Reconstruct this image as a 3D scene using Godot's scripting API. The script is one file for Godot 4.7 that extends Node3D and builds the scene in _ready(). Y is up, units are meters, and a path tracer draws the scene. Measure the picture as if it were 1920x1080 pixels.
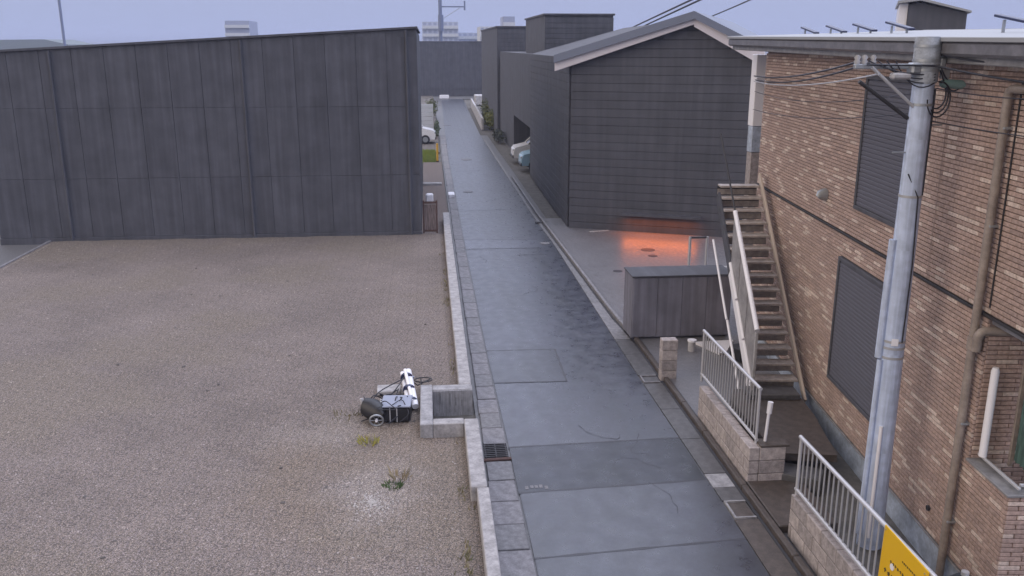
extends Node3D

var rng := RandomNumberGenerator.new()
var used := {}
var M := {}
var T := {}
var eye := Vector3(0, 6.0, 0)
const PITCH := -15.2668
const YAW := -5.2901
# the brick building's own axes: x goes into the building, y up, z along the street wall towards the viewer
var block_axes := Transform3D(Basis(Vector3.UP, deg_to_rad(-5.4555)), Vector3(6.283, 0, -13.303))

# ------------------------------------------------------------------ small helpers
func lin(r: float, g: float, b: float) -> Color:
	return Color(r, g, b).linear_to_srgb()

func numbered(called: String) -> String:
	if not used.has(called):
		used[called] = 0
		return called
	used[called] += 1
	return "%s_%03d" % [called, used[called]]

func tag(o: Node3D, label: String, category: String, group := "") -> Node3D:
	o.set_meta("label", label)
	o.set_meta("category", category)
	if group != "":
		o.set_meta("group", group)
	return o

func thing(called: String, label: String, category: String, at := Vector3.ZERO, turn := 0.0, group := "") -> Node3D:
	var o := Node3D.new()
	o.name = numbered(called)
	add_child(o)
	o.position = at
	o.rotation.y = turn
	tag(o, label, category, group)
	return o

func st0() -> SurfaceTool:
	var st := SurfaceTool.new()
	st.begin(Mesh.PRIMITIVE_TRIANGLES)
	return st

func put(called: String, st: SurfaceTool, m: Material, parent: Node3D = null) -> MeshInstance3D:
	return put_mesh(called, st.commit(), m, parent)

func put_mesh(called: String, mesh: Mesh, m: Material, parent: Node3D = null) -> MeshInstance3D:
	var o := MeshInstance3D.new()
	o.mesh = mesh
	o.material_override = m
	if parent == null:
		o.name = numbered(called)
		add_child(o)
	else:
		if parent.has_node(called):
			var k := 1
			while parent.has_node("%s_%03d" % [called, k]):
				k += 1
			o.name = "%s_%03d" % [called, k]
		else:
			o.name = called
		parent.add_child(o, true)
	return o

func structure(o: Node3D, label := "") -> Node3D:
	o.set_meta("kind", "structure")
	if label != "":
		o.set_meta("label", label)
	return o

func tri(st: SurfaceTool, a: Vector3, b: Vector3, c: Vector3, hint: Vector3, col := Color.WHITE) -> void:
	var n := (c - a).cross(b - a)
	if n.length_squared() < 1e-16:
		return
	var p := [a, b, c]
	if n.dot(hint) < 0:
		p = [a, c, b]
		n = -n
	n = n.normalized()
	for v in p:
		st.set_normal(n)
		st.set_color(col)
		st.add_vertex(v)

func quad(st: SurfaceTool, a: Vector3, b: Vector3, c: Vector3, d: Vector3, hint: Vector3, col := Color.WHITE) -> void:
	tri(st, a, b, c, hint, col)
	tri(st, a, c, d, hint, col)

func box(st: SurfaceTool, c: Vector3, s: Vector3, ch := 0.0, b := Basis.IDENTITY, col := Color.WHITE) -> void:
	var h := s * 0.5
	ch = minf(ch, minf(h.x, minf(h.y, h.z)) * 0.8)
	for a in 3:
		var u := (a + 1) % 3
		var w := (a + 2) % 3
		for sg in [-1.0, 1.0]:
			var q := []
			for k in [[-1, -1], [1, -1], [1, 1], [-1, 1]]:
				var p := Vector3.ZERO
				p[a] = sg * h[a]
				p[u] = k[0] * (h[u] - ch)
				p[w] = k[1] * (h[w] - ch)
				q.append(c + b * p)
			var n := Vector3.ZERO
			n[a] = sg
			quad(st, q[0], q[1], q[2], q[3], b * n, col)
	if ch <= 0.0:
		return
	for a in 3:
		var u := (a + 1) % 3
		var w := (a + 2) % 3
		for su in [-1.0, 1.0]:
			for sw in [-1.0, 1.0]:
				var q := []
				for k in [[-1, 0], [1, 0], [1, 1], [-1, 1]]:
					var p := Vector3.ZERO
					p[a] = k[0] * (h[a] - ch)
					p[u] = su * (h[u] if k[1] == 0 else h[u] - ch)
					p[w] = sw * (h[w] - ch if k[1] == 0 else h[w])
					q.append(c + b * p)
				var n := Vector3.ZERO
				n[u] = su
				n[w] = sw
				quad(st, q[0], q[1], q[2], q[3], b * n, col)
	for sx in [-1.0, 1.0]:
		for sy in [-1.0, 1.0]:
			for sz in [-1.0, 1.0]:
				var s3 := Vector3(sx, sy, sz)
				tri(st, c + b * (s3 * Vector3(h.x, h.y - ch, h.z - ch)), c + b * (s3 * Vector3(h.x - ch, h.y, h.z - ch)), c + b * (s3 * Vector3(h.x - ch, h.y - ch, h.z)), b * s3, col)

func box_of(c: Vector3, s: Vector3, ch := 0.0, b := Basis.IDENTITY) -> SurfaceTool:
	var st := st0()
	box(st, c, s, ch, b)
	return st

func tube(st: SurfaceTool, pts: Array, radii: Array, sides := 10, cap := true, col := Color.WHITE) -> void:
	var rings := []
	var right := Vector3.ZERO
	for i in pts.size():
		var dir: Vector3 = (pts[mini(i + 1, pts.size() - 1)] - pts[maxi(i - 1, 0)]).normalized()
		if right == Vector3.ZERO:
			right = dir.cross(Vector3.UP if absf(dir.y) < 0.9 else Vector3.RIGHT).normalized()
		else:
			right = (right - dir * right.dot(dir)).normalized()
		var up := right.cross(dir)
		var ring := []
		for k in sides:
			var a := TAU * k / sides
			ring.append(right * cos(a) + up * sin(a))
		rings.append(ring)
	for i in pts.size() - 1:
		var ra: float = radii[mini(i, radii.size() - 1)]
		var rb: float = radii[mini(i + 1, radii.size() - 1)]
		for k in sides:
			var l := (k + 1) % sides
			var v := [pts[i] + rings[i][k] * ra, pts[i] + rings[i][l] * ra, pts[i + 1] + rings[i + 1][l] * rb, pts[i + 1] + rings[i + 1][k] * rb]
			var n := [rings[i][k], rings[i][l], rings[i + 1][l], rings[i + 1][k]]
			var f: Vector3 = (v[2] - v[0]).cross(v[1] - v[0])
			var order := [0, 1, 2, 0, 2, 3] if f.dot(n[0]) > 0 else [0, 2, 1, 0, 3, 2]
			for o in order:
				st.set_normal(n[o])
				st.set_color(col)
				st.add_vertex(v[o])
	if cap:
		for e in [0, pts.size() - 1]:
			var r: float = radii[mini(e, radii.size() - 1)]
			var out: Vector3 = (pts[0] - pts[1]) if e == 0 else (pts[e] - pts[e - 1])
			for k in sides:
				tri(st, pts[e], pts[e] + rings[e][k] * r, pts[e] + rings[e][(k + 1) % sides] * r, out, col)

func rod(a: Vector3, b: Vector3, r: float, sides := 8) -> SurfaceTool:
	var st := st0()
	tube(st, [a, b], [r], sides)
	return st

func bend(pts: Array, cut := 0.08) -> Array:      # rounds the corners of a pipe's path
	var out := [pts[0]]
	for i in range(1, pts.size() - 1):
		var a: Vector3 = (pts[i - 1] - pts[i]).normalized() * cut
		var b: Vector3 = (pts[i + 1] - pts[i]).normalized() * cut
		for k in 5:
			var t := k / 4.0
			out.append(pts[i] + a * (1 - t) * (1 - t) + b * t * t)
	out.append(pts[pts.size() - 1])
	return out

func sag(a: Vector3, b: Vector3, drop: float, n := 14) -> Array:
	var out := []
	for i in n + 1:
		var t := float(i) / n
		out.append(a.lerp(b, t) + Vector3.DOWN * drop * 4.0 * t * (1 - t))
	return out

func prism(st: SurfaceTool, poly: PackedVector2Array, o: Vector3, ux: Vector3, uy: Vector3, depth: Vector3, col := Color.WHITE) -> void:
	# polygon (x, y) laid on ux, uy from o, given the thickness «depth»
	var idx := Geometry2D.triangulate_polygon(poly)
	var p := []
	for v in poly:
		p.append(o + ux * v.x + uy * v.y)
	for i in range(0, idx.size(), 3):
		tri(st, p[idx[i]], p[idx[i + 1]], p[idx[i + 2]], -depth, col)
		tri(st, p[idx[i]] + depth, p[idx[i + 1]] + depth, p[idx[i + 2]] + depth, depth, col)
	var turn := -1.0 if Geometry2D.is_polygon_clockwise(poly) else 1.0
	for i in poly.size():
		var j := (i + 1) % poly.size()
		var e := (poly[j] - poly[i]) * turn
		quad(st, p[i], p[j], p[j] + depth, p[i] + depth, ux * e.y - uy * e.x, col)

func footprint(st: SurfaceTool, pts: Array, y0: float, y1: float) -> void:   # a plan given as [x, z] pairs, raised
	var poly := PackedVector2Array()
	for p in pts:
		poly.append(Vector2(p[0], p[1]))
	prism(st, poly, Vector3(0, y0, 0), Vector3.RIGHT, Vector3(0, 0, 1), Vector3(0, y1 - y0, 0))

func sheet(st: SurfaceTool, left: Callable, right: Callable, z0: float, z1: float, nx: int, nz: int, height: Callable, shade: Callable) -> void:
	var p := []
	for j in nz + 1:
		var z := lerpf(z0, z1, float(j) / nz)
		var row := []
		for i in nx + 1:
			var x := lerpf(left.call(z), right.call(z), float(i) / nx)
			row.append(Vector3(x, height.call(x, z), z))
		p.append(row)
	for j in nz:
		for i in nx:
			for t in [[[0, 0], [1, 0], [1, 1]], [[0, 0], [1, 1], [0, 1]]]:
				var v := []
				for k in t:
					v.append(p[j + k[1]][i + k[0]])
				var n: Vector3 = (v[2] - v[0]).cross(v[1] - v[0])
				if n.y < 0:
					v = [v[0], v[2], v[1]]
				for q in v:
					var e := 0.05
					var hx: float = height.call(q.x + e, q.z) - height.call(q.x - e, q.z)
					var hz: float = height.call(q.x, q.z + e) - height.call(q.x, q.z - e)
					st.set_normal(Vector3(-hx, 2 * e, -hz).normalized())
					st.set_color(shade.call(q.x, q.z))
					st.add_vertex(q)

# ------------------------------------------------------------------ textures and materials
func noise(kind: int, freq: float, oct: int, sd: int) -> FastNoiseLite:
	var n := FastNoiseLite.new()
	n.noise_type = kind
	n.frequency = freq
	n.fractal_octaves = oct
	n.seed = sd
	return n

func grey_image(fn: Callable, size: int) -> Image:
	var im := Image.create(size, size, false, Image.FORMAT_RGB8)
	for y in size:
		for x in size:
			var v: float = clampf(fn.call(x, y), 0, 1)
			im.set_pixel(x, y, Color(v, v, v))
	return im

func make_textures() -> void:
	# each from seamless noise pictures; values are near white so that they only vary the base colour
	var sz := 512
	var fine := noise(FastNoiseLite.TYPE_SIMPLEX, 0.32, 2, 3).get_seamless_image(sz, sz)
	var mid := noise(FastNoiseLite.TYPE_SIMPLEX, 0.045, 4, 5).get_seamless_image(sz, sz)
	var big := noise(FastNoiseLite.TYPE_SIMPLEX, 0.011, 4, 7).get_seamless_image(sz, sz)
	var cell := noise(FastNoiseLite.TYPE_CELLULAR, 0.11, 1, 9)
	cell.cellular_return_type = FastNoiseLite.RETURN_CELL_VALUE
	var stones := cell.get_seamless_image(sz, sz)
	var cell2 := noise(FastNoiseLite.TYPE_CELLULAR, 0.11, 1, 9)
	cell2.cellular_return_type = FastNoiseLite.RETURN_DISTANCE2_SUB
	var gaps := cell2.get_seamless_image(sz, sz)
	var val := func(im: Image, x: int, y: int) -> float: return im.get_pixel(x % sz, y % sz).r
	T.concrete = ImageTexture.create_from_image(grey_image(func(x, y): return 0.84 + 0.12 * (val.call(mid, x, y) - 0.5) + 0.16 * (val.call(fine, x, y) - 0.5) + 0.22 * (val.call(big, x, y) - 0.5), sz))
	T.soft = ImageTexture.create_from_image(grey_image(func(x, y): return 0.90 + 0.05 * (val.call(fine, x, y) - 0.5) + 0.10 * (val.call(big, x, y) - 0.5), sz))
	T.rain = ImageTexture.create_from_image(grey_image(func(x, y): return 0.88 + 0.20 * (val.call(mid, x, y / 20) - 0.5) + 0.14 * (val.call(big, x, y) - 0.5), sz))
	T.asphalt = ImageTexture.create_from_image(grey_image(func(x, y): return 0.78 + 0.42 * (val.call(fine, x, y) - 0.5) + 0.18 * (val.call(mid, x, y) - 0.5), sz))
	T.wet = ImageTexture.create_from_image(grey_image(func(x, y): return 0.50 + 0.24 * (val.call(big, x, y) - 0.5) + 0.05 * (val.call(mid, x, y) - 0.5), sz))
	T.streak = ImageTexture.create_from_image(grey_image(func(x, y): return 0.80 + 0.55 * (val.call(mid, x, y / 14) - 0.5) + 0.14 * (val.call(fine, x, y) - 0.5), sz))
	var gr := Image.create(sz, sz, false, Image.FORMAT_RGB8)
	var hi := Image.create(sz, sz, false, Image.FORMAT_RGB8)
	for y in sz:
		for x in sz:
			var s: float = stones.get_pixel(x, y).r
			var g: float = clampf(gaps.get_pixel(x, y).r * 3.0, 0, 1)
			var v := clampf(0.46 + 0.46 * s, 0, 1) * (0.72 + 0.28 * g)
			var warm := fmod(s * 7.3, 1.0) * 0.10
			gr.set_pixel(x, y, Color(v * (0.97 + warm * 0.4), v * 0.96, v * (1.0 - warm)))
			var h := sqrt(g) * (0.55 + 0.45 * s)
			hi.set_pixel(x, y, Color(h, h, h))
	T.gravel = ImageTexture.create_from_image(gr)
	var hb: Image = hi.duplicate()
	hb.bump_map_to_normal_map(3.0)
	T.gravel_bump = ImageTexture.create_from_image(hb)
	var ab := grey_image(func(x, y): return 0.6 * val.call(fine, x, y) + 0.4 * val.call(mid, x, y), sz)
	ab.bump_map_to_normal_map(2.0)
	T.bump = ImageTexture.create_from_image(ab)

func mat(key: String, r: float, g: float, b: float, rough: float, tex := "", scale := 0.5, opts := {}) -> StandardMaterial3D:
	var m := StandardMaterial3D.new()
	m.resource_name = key
	m.albedo_color = lin(r, g, b)
	m.roughness = rough
	m.metallic = opts.get("metal", 0.0)
	m.metallic_specular = opts.get("spec", 0.5)
	if tex != "":
		m.albedo_texture = T[tex]
		m.uv1_triplanar = true
		m.uv1_world_triplanar = true
		m.uv1_scale = Vector3.ONE * scale
	if opts.has("normal"):
		m.normal_enabled = true
		m.normal_texture = T[opts.normal]
		m.normal_scale = opts.get("depth", 0.5)
	if opts.has("rough_tex"):
		m.roughness_texture = T[opts.rough_tex]
	if opts.get("vertex", false):
		m.vertex_color_use_as_albedo = true
	if opts.get("two_sided", false):
		m.cull_mode = BaseMaterial3D.CULL_DISABLED
	M[key] = m
	return m

func make_materials() -> void:
	mat("ground", 0.16, 0.15, 0.14, 0.9, "concrete", 0.3)
	mat("gravel", 1.0, 1.0, 1.0, 0.9, "gravel", 1.5, {"normal": "gravel_bump", "depth": 0.5, "vertex": true})
	mat("stones", 1.0, 1.0, 1.0, 0.85, "", 1.0, {"vertex": true})
	mat("asphalt", 1.0, 1.0, 1.0, 0.66, "asphalt", 0.4, {"spec": 0.75, "vertex": true, "rough_tex": "wet"})
	mat("asphalt_new", 1.0, 1.0, 1.0, 0.64, "asphalt", 0.4, {"spec": 0.55, "vertex": true, "rough_tex": "wet"})
	mat("asphalt_dry", 0.20, 0.195, 0.205, 0.7, "asphalt", 0.8, {"normal": "bump", "depth": 0.3})
	mat("asphalt_lot", 1.0, 1.0, 1.0, 0.8, "asphalt", 0.9, {"spec": 0.6, "vertex": true, "rough_tex": "wet"})
	mat("seam", 0.045, 0.045, 0.055, 0.5)
	mat("concrete", 0.42, 0.41, 0.43, 0.8, "concrete", 0.7, {"normal": "bump", "depth": 0.08})
	mat("concrete_pale", 0.46, 0.44, 0.45, 0.8, "concrete", 0.7, {"normal": "bump", "depth": 0.08})
	mat("slab", 0.27, 0.26, 0.28, 0.7, "concrete", 1.1, {"normal": "bump", "depth": 0.12})
	mat("slab_dark", 0.225, 0.22, 0.235, 0.65, "concrete", 1.3, {"normal": "bump", "depth": 0.12})
	mat("wet_concrete", 0.13, 0.125, 0.13, 0.4, "concrete", 0.9, {"normal": "bump", "depth": 0.3})
	mat("wet_brown", 0.115, 0.092, 0.08, 0.45, "concrete", 0.9, {"normal": "bump", "depth": 0.3})
	mat("mud", 0.075, 0.062, 0.055, 0.6, "gravel", 0.8, {"normal": "gravel_bump", "depth": 0.5})
	mat("stained", 0.33, 0.325, 0.345, 0.8, "rain", 0.9)
	mat("block", 0.55, 0.485, 0.48, 0.85, "concrete", 1.3, {"normal": "bump", "depth": 0.5})
	mat("block_b", 0.46, 0.41, 0.41, 0.85, "concrete", 1.1, {"normal": "bump", "depth": 0.5})
	mat("block_c", 0.61, 0.54, 0.53, 0.85, "concrete", 0.9, {"normal": "bump", "depth": 0.5})
	mat("joint", 0.17, 0.15, 0.15, 0.9)
	mat("pole", 0.60, 0.69, 0.90, 0.7, "rain", 0.8, {"normal": "bump", "depth": 0.2})
	mat("pole_cap", 0.50, 0.54, 0.62, 0.7, "concrete", 1.5)
	mat("galv", 0.36, 0.38, 0.41, 0.45, "", 1.0, {"metal": 0.6})
	mat("rail", 0.52, 0.52, 0.55, 0.4, "", 1.0, {"metal": 0.3})
	mat("bar", 0.42, 0.42, 0.44, 0.45, "", 1.0, {"metal": 0.4})
	mat("white", 0.78, 0.77, 0.82, 0.5)
	mat("offwhite", 0.60, 0.59, 0.62, 0.6, "concrete", 0.5)
	mat("panel_beige", 0.40, 0.385, 0.40, 0.55, "concrete", 0.4)
	mat("tread", 0.56, 0.50, 0.48, 0.55, "concrete", 0.9)
	mat("iron", 0.03, 0.028, 0.032, 0.6)
	mat("stringer", 0.50, 0.43, 0.38, 0.5)
	mat("pipe", 0.40, 0.335, 0.30, 0.45, "concrete", 0.6)
	mat("gutter", 0.22, 0.215, 0.24, 0.4, "concrete", 0.4)
	mat("gutter_pale", 0.33, 0.325, 0.34, 0.45, "concrete", 0.4)
	mat("roof_pale", 0.30, 0.31, 0.33, 0.45)
	mat("solar", 0.01, 0.014, 0.06, 0.25)
	mat("plinth", 0.55, 0.63, 0.78, 0.6, "concrete", 0.6)
	mat("mortar", 0.38, 0.285, 0.26, 0.9, "concrete", 0.8)
	mat("brick", 1.0, 1.0, 1.0, 0.75, "concrete", 2.3, {"vertex": true})
	mat("charcoal", 0.086, 0.087, 0.108, 0.7, "rain", 0.16)
	mat("charcoal_b", 0.083, 0.084, 0.104, 0.7, "rain", 0.16)
	mat("charcoal_d", 0.22, 0.216, 0.27, 0.7, "rain", 0.22)
	mat("charcoal_c", 0.090, 0.091, 0.112, 0.7, "rain", 0.16)
	mat("dark_window", 0.10, 0.10, 0.128, 0.55)
	mat("black", 0.012, 0.012, 0.016, 0.45)
	mat("cable", 0.02, 0.02, 0.03, 0.5)
	mat("fascia_grey", 0.15, 0.17, 0.23, 0.5)
	mat("fascia_white", 0.62, 0.58, 0.62, 0.6)
	mat("yellow", 0.72, 0.43, 0.003, 0.5)
	mat("yellow_post", 0.75, 0.42, 0.03, 0.5)
	mat("print", 0.05, 0.04, 0.02, 0.6)
	mat("teal", 0.10, 0.19, 0.175, 0.6, "streak", 1.2)
	mat("green_box", 0.17, 0.27, 0.27, 0.5)
	mat("lid_grey", 0.26, 0.28, 0.36, 0.4)
	mat("dome", 0.07, 0.08, 0.10, 0.5)
	mat("rust", 0.11, 0.055, 0.045, 0.8, "concrete", 1.3)
	mat("rust_panel", 0.22, 0.17, 0.165, 0.8, "streak", 1.0)
	mat("leaf", 1.0, 1.0, 1.0, 0.7, "", 1.0, {"vertex": true, "two_sided": true})
	mat("car_white", 0.75, 0.75, 0.78, 0.2)
	mat("car_blue", 0.36, 0.55, 0.68, 0.2)
	mat("car_glass", 0.03, 0.04, 0.05, 0.1)
	mat("far_a", 0.42, 0.45, 0.55, 0.8)
	mat("far_b", 0.28, 0.31, 0.42, 0.8)
	mat("far_c", 0.52, 0.54, 0.58, 0.8)
	mat("far_pole", 0.16, 0.19, 0.30, 0.7)
	mat("hill", 0.16, 0.19, 0.20, 0.9)
	mat("lamp_glass", 0.9, 0.35, 0.08, 0.4)
	mat("paint_white", 0.60, 0.60, 0.60, 0.6, "concrete", 1.5)

# ------------------------------------------------------------------ views of the frame, to tell which small pieces show largest
func seen_size(p: Vector3, n: Vector3) -> float:
	var v := p - eye
	v = v.rotated(Vector3.UP, deg_to_rad(-YAW)).rotated(Vector3.RIGHT, deg_to_rad(-PITCH))
	if v.z > -0.5:
		return 0.0
	if absf(v.x / v.z) > 0.5759 or absf(v.y / v.z) > 0.3239:
		return 0.0
	return maxf(0.0, -(p - eye).normalized().dot(n)) / v.length_squared()

# ------------------------------------------------------------------ the scene
func _ready() -> void:
	rng.seed = 4711
	var cam := Camera3D.new()
	cam.name = "camera"
	add_child(cam)
	cam.position = eye
	cam.rotation_degrees = Vector3(PITCH, YAW, 0)
	cam.fov = 35.898
	cam.near = 0.1
	cam.far = 3000.0
	cam.current = true
	var we := WorldEnvironment.new()
	we.name = "world"
	var env := Environment.new()
	env.background_mode = Environment.BG_SKY
	var sky := Sky.new()
	var sm := ProceduralSkyMaterial.new()
	sm.sky_horizon_color = lin(0.125, 0.162, 0.325)
	sm.sky_top_color = lin(2.84, 2.97, 3.58)
	sm.sky_curve = 0.5
	sm.ground_horizon_color = lin(0.30, 0.30, 0.34)
	sm.ground_bottom_color = lin(0.12, 0.12, 0.12)
	sm.sun_angle_max = 0.0
	sm.sky_energy_multiplier = 1.0
	sm.sky_cover = cloud_cover()
	sm.sky_cover_modulate = Color(1, 1, 1, 1)
	sky.sky_material = sm
	env.sky = sky
	env.ambient_light_source = Environment.AMBIENT_SOURCE_SKY
	env.tonemap_mode = Environment.TONE_MAPPER_LINEAR
	env.tonemap_exposure = 0.92
	env.sdfgi_enabled = true
	env.ssao_enabled = true
	env.ssil_enabled = true
	env.fog_enabled = true
	env.fog_density = 0.0009
	env.fog_light_color = lin(0.45, 0.50, 0.68)
	we.environment = env
	add_child(we)
	var sun := DirectionalLight3D.new()
	sun.name = "sun"
	sun.light_energy = 0.5
	sun.light_color = Color(1.0, 0.94, 0.88)
	sun.light_angular_distance = 60.0
	sun.shadow_enabled = true
	add_child(sun)
	sun.look_at_from_position(Vector3(-9, 4.2, 3.2), Vector3.ZERO)
	make_textures()
	make_materials()
	ground_and_roads()
	right_gutter()
	boundary_wall()
	warehouse()
	right_houses()
	brick_building()
	staircase()
	block_walls_and_fences()
	utility_pole()
	refuse_enclosure()
	lot_clutter()
	far_end()
	skyline()
	wires()

func cloud_cover() -> ImageTexture:
	# thin layered overcast: faint brighter breaks, added to the sky
	var n := noise(FastNoiseLite.TYPE_SIMPLEX, 0.02, 5, 21).get_seamless_image(512, 256)
	var im := Image.create(512, 256, false, Image.FORMAT_RGBA8)
	for y in 256:
		for x in 512:
			var v: float = n.get_pixel(x, y).r
			im.set_pixel(x, y, Color(0.75, 0.80, 0.86, clampf((v - 0.42) * 0.16, 0, 0.06)))
	return ImageTexture.create_from_image(im)

# ------------------------------------------------------------------ ground
var road_left := [[-2.0, 1.17], [-9.4, 1.152], [-12.5, 1.12], [-17.0, 1.065], [-27.0, 1.04], [-48.0, 1.06], [-64.0, 1.165], [-84.0, 1.33], [-110.0, 1.55]]
var road_right := [[-2.0, 3.86], [-11.0, 3.85], [-15.4, 3.80], [-27.0, 3.80], [-31.0, 3.69], [-44.0, 3.62], [-62.0, 3.54], [-92.0, 3.88], [-110.0, 4.1]]
var kerb_line := [[-2.0, 4.24], [-9.0, 4.22], [-17.4, 4.19], [-19.0, 4.08], [-27.0, 3.93], [-32.0, 3.83], [-41.0, 3.80], [-61.0, 3.72]]

func along(line: Array, z: float) -> float:
	for i in line.size() - 1:
		if z <= line[i][0] and z >= line[i + 1][0]:
			return lerpf(line[i][1], line[i + 1][1], (z - line[i][0]) / (line[i + 1][0] - line[i][0]))
	return line[0][1] if z > line[0][0] else line[line.size() - 1][1]

func strip(st: SurfaceTool, a: Callable, b: Callable, z0: float, z1: float, y: float, col := Color.WHITE) -> void:
	var n := maxi(2, int(absf(z1 - z0) / 1.5))
	sheet(st, a, b, z0, z1, 1, n, func(_x, _z): return y, func(_x, _z): return col)

func ground_and_roads() -> void:
	var st := st0()
	sheet(st, func(_z): return -700.0, func(_z): return 700.0, 60.0, -900.0, 24, 24, func(_x, _z): return -0.06, func(_x, _z): return Color.WHITE)
	structure(put("ground", st, M.ground))
	# the wet street
	var tone := noise(FastNoiseLite.TYPE_SIMPLEX, 0.35, 3, 31)
	var L := func(z): return along(road_left, z)
	var R := func(z): return along(road_right, z)
	st = st0()
	var flat := func(_x, _z): return 0.0
	var fine_tone := noise(FastNoiseLite.TYPE_SIMPLEX, 1.3, 4, 33)
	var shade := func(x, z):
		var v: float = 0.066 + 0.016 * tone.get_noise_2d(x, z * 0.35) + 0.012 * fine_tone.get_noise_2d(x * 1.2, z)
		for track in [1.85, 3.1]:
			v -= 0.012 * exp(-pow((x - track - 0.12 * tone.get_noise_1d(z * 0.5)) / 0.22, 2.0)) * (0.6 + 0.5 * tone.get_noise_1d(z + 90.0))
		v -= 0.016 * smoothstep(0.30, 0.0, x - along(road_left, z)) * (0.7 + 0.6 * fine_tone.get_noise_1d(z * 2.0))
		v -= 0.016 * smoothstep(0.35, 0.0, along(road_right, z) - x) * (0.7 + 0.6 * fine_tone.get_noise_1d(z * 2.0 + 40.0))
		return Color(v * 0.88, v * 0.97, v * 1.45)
	sheet(st, L, R, -3.0, -110.0, 26, 420, flat, shade)
	var road := put("road", st, M.asphalt)
	structure(road, "narrow wet asphalt street running away between the lots")
	# repaired patches, each a thin new sheet, and the tarred joints round them
	var patches := [[-3.2, -9.55, -9.62, 0.0, 0.0, 0.083], [-9.63, -11.2, -11.26, 0.0, 0.0, 0.092], [-11.27, -12.6, -12.68, 0.0, 0.0, 0.072]]
	var patch := func(x0: float, x1: float, za0: float, za1: float, zb0: float, zb1: float, v: float):
		var s := st0()
		var nx := 24
		var nz := 16
		var p := func(i: int, k: int) -> Vector3:
			var t := float(i) / nx
			return Vector3(lerpf(x0, x1, t), 0.004, lerpf(lerpf(za0, za1, t), lerpf(zb0, zb1, t), float(k) / nz))
		var c := func(q: Vector3) -> Color:
			var w: float = v + 0.016 * tone.get_noise_2d(q.x * 2.0, q.z * 1.2) + 0.010 * fine_tone.get_noise_2d(q.x * 1.2, q.z)
			w -= 0.012 * smoothstep(0.3, 0.0, minf(q.x - x0, x1 - q.x))
			return Color(w * 0.88, w * 0.97, w * 1.45)
		for k in nz:
			for i in nx:
				for tr in [[[0, 0], [1, 1], [1, 0]], [[0, 0], [0, 1], [1, 1]]]:
					for a in tr:
						var q: Vector3 = p.call(i + a[0], k + a[1])
						s.set_normal(Vector3.UP)
						s.set_color(c.call(q))
						s.add_vertex(q)
		put("asphalt_patch", s, M.asphalt_new if v < 0.040 else M.asphalt, road)
	patch.call(1.16, 3.85, -3.2, -3.2, -9.46, -9.66, 0.054)
	patch.call(1.15, 3.85, -9.46, -9.66, -11.10, -11.25, 0.056)
	patch.call(1.12, 3.83, -11.10, -11.25, -12.56, -12.66, 0.038)
	patch.call(1.09, 2.44, -15.30, -15.27, -17.08, -17.06, 0.055)
	patch.call(1.04, 3.38, -26.5, -26.5, -27.8, -27.65, 0.09)
	patch.call(1.07, 3.25, -33.0, -33.2, -34.6, -34.5, 0.07)
	patch.call(1.3, 2.6, -44.0, -44.2, -45.2, -45.0, 0.07)
	for j in [[1.15, -9.455, 3.85, -9.66], [1.12, -11.10, 3.84, -11.25], [1.10, -12.56, 3.83, -12.665], [1.09, -15.295, 2.44, -15.265], [1.07, -17.085, 2.46, -17.065], [2.43, -15.265, 2.46, -17.065], [1.04, -26.48, 3.38, -26.48], [1.04, -27.82, 3.38, -27.66], [2.5, -25.55, 3.3, -25.6]]:
		var a := Vector3(j[0], 0.0055, j[1])
		var b := Vector3(j[2], 0.0055, j[3])
		var side: Vector3 = (b - a).cross(Vector3.UP).normalized()
		st = st0()
		var n := 10
		for i in n:
			var w0 := 0.020 + 0.010 * sin(i * 2.3 + j[1])
			var w1 := 0.020 + 0.010 * sin((i + 1) * 2.3 + j[1])
			var p0 := a.lerp(b, float(i) / n)
			var p1 := a.lerp(b, float(i + 1) / n)
			quad(st, p0 - side * w0, p1 - side * w1, p1 + side * w1, p0 + side * w0, Vector3.UP)
		put("tar_joint", st, M.seam, road)
	for k in 14:
		st = st0()
		var cz := -8.0 - 38.0 * pow(rng.randf(), 1.3)
		var p := Vector3(rng.randf_range(1.3, 3.5), 0.0058, cz)
		var dir := Vector3(rng.randfn(), 0, rng.randfn() * 1.6).normalized()
		for i in 9:
			dir = (dir + Vector3(rng.randfn() * 0.45, 0, rng.randfn() * 0.45)).normalized()
			var nx2 := p + dir * rng.randf_range(0.06, 0.16)
			nx2.x = clampf(nx2.x, 1.15, 3.75)
			var sd := dir.cross(Vector3.UP).normalized() * rng.randf_range(0.003, 0.007)
			quad(st, p - sd, nx2 - sd, nx2 + sd, p + sd, Vector3.UP)
			p = nx2
		put("crack", st, M.seam, road)
	# worn white paint marks by the second joint
	st = st0()
	for k in 5:
		box(st, Vector3(1.24 + k * 0.07 + rng.randf() * 0.02, 0.006, -11.28 + rng.randf() * 0.06), Vector3(0.045, 0.004, 0.05 + rng.randf() * 0.06))
	put("paint_mark", st, M.slab, road)
	# small round covers and stains further up
	for c in [[1.45, -70.0, 0.3], [3.55, -27.1, 0.16], [2.0, -48.5, 0.3], [1.6, -37.5, 0.22]]:
		st = st0()
		tube(st, [Vector3(c[0], 0.001, c[1]), Vector3(c[0], 0.012, c[1])], [c[2]], 16)
		put("valve_cover", st, M.slab_dark, road)
	# left gutter: concrete channel with cover slabs
	var GL := func(z): return along([[-2.0, 0.66], [-110.0, 0.72]], z)
	st = st0()
	strip(st, GL, func(z): return along(road_left, z) + 0.01, -3.0, -110.0, -0.012)
	var gutter := put("gutter", st, M.wet_concrete)
	structure(gutter, "covered drain between the pale wall and the street")
	var z := -6.0
	var k := 0
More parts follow.
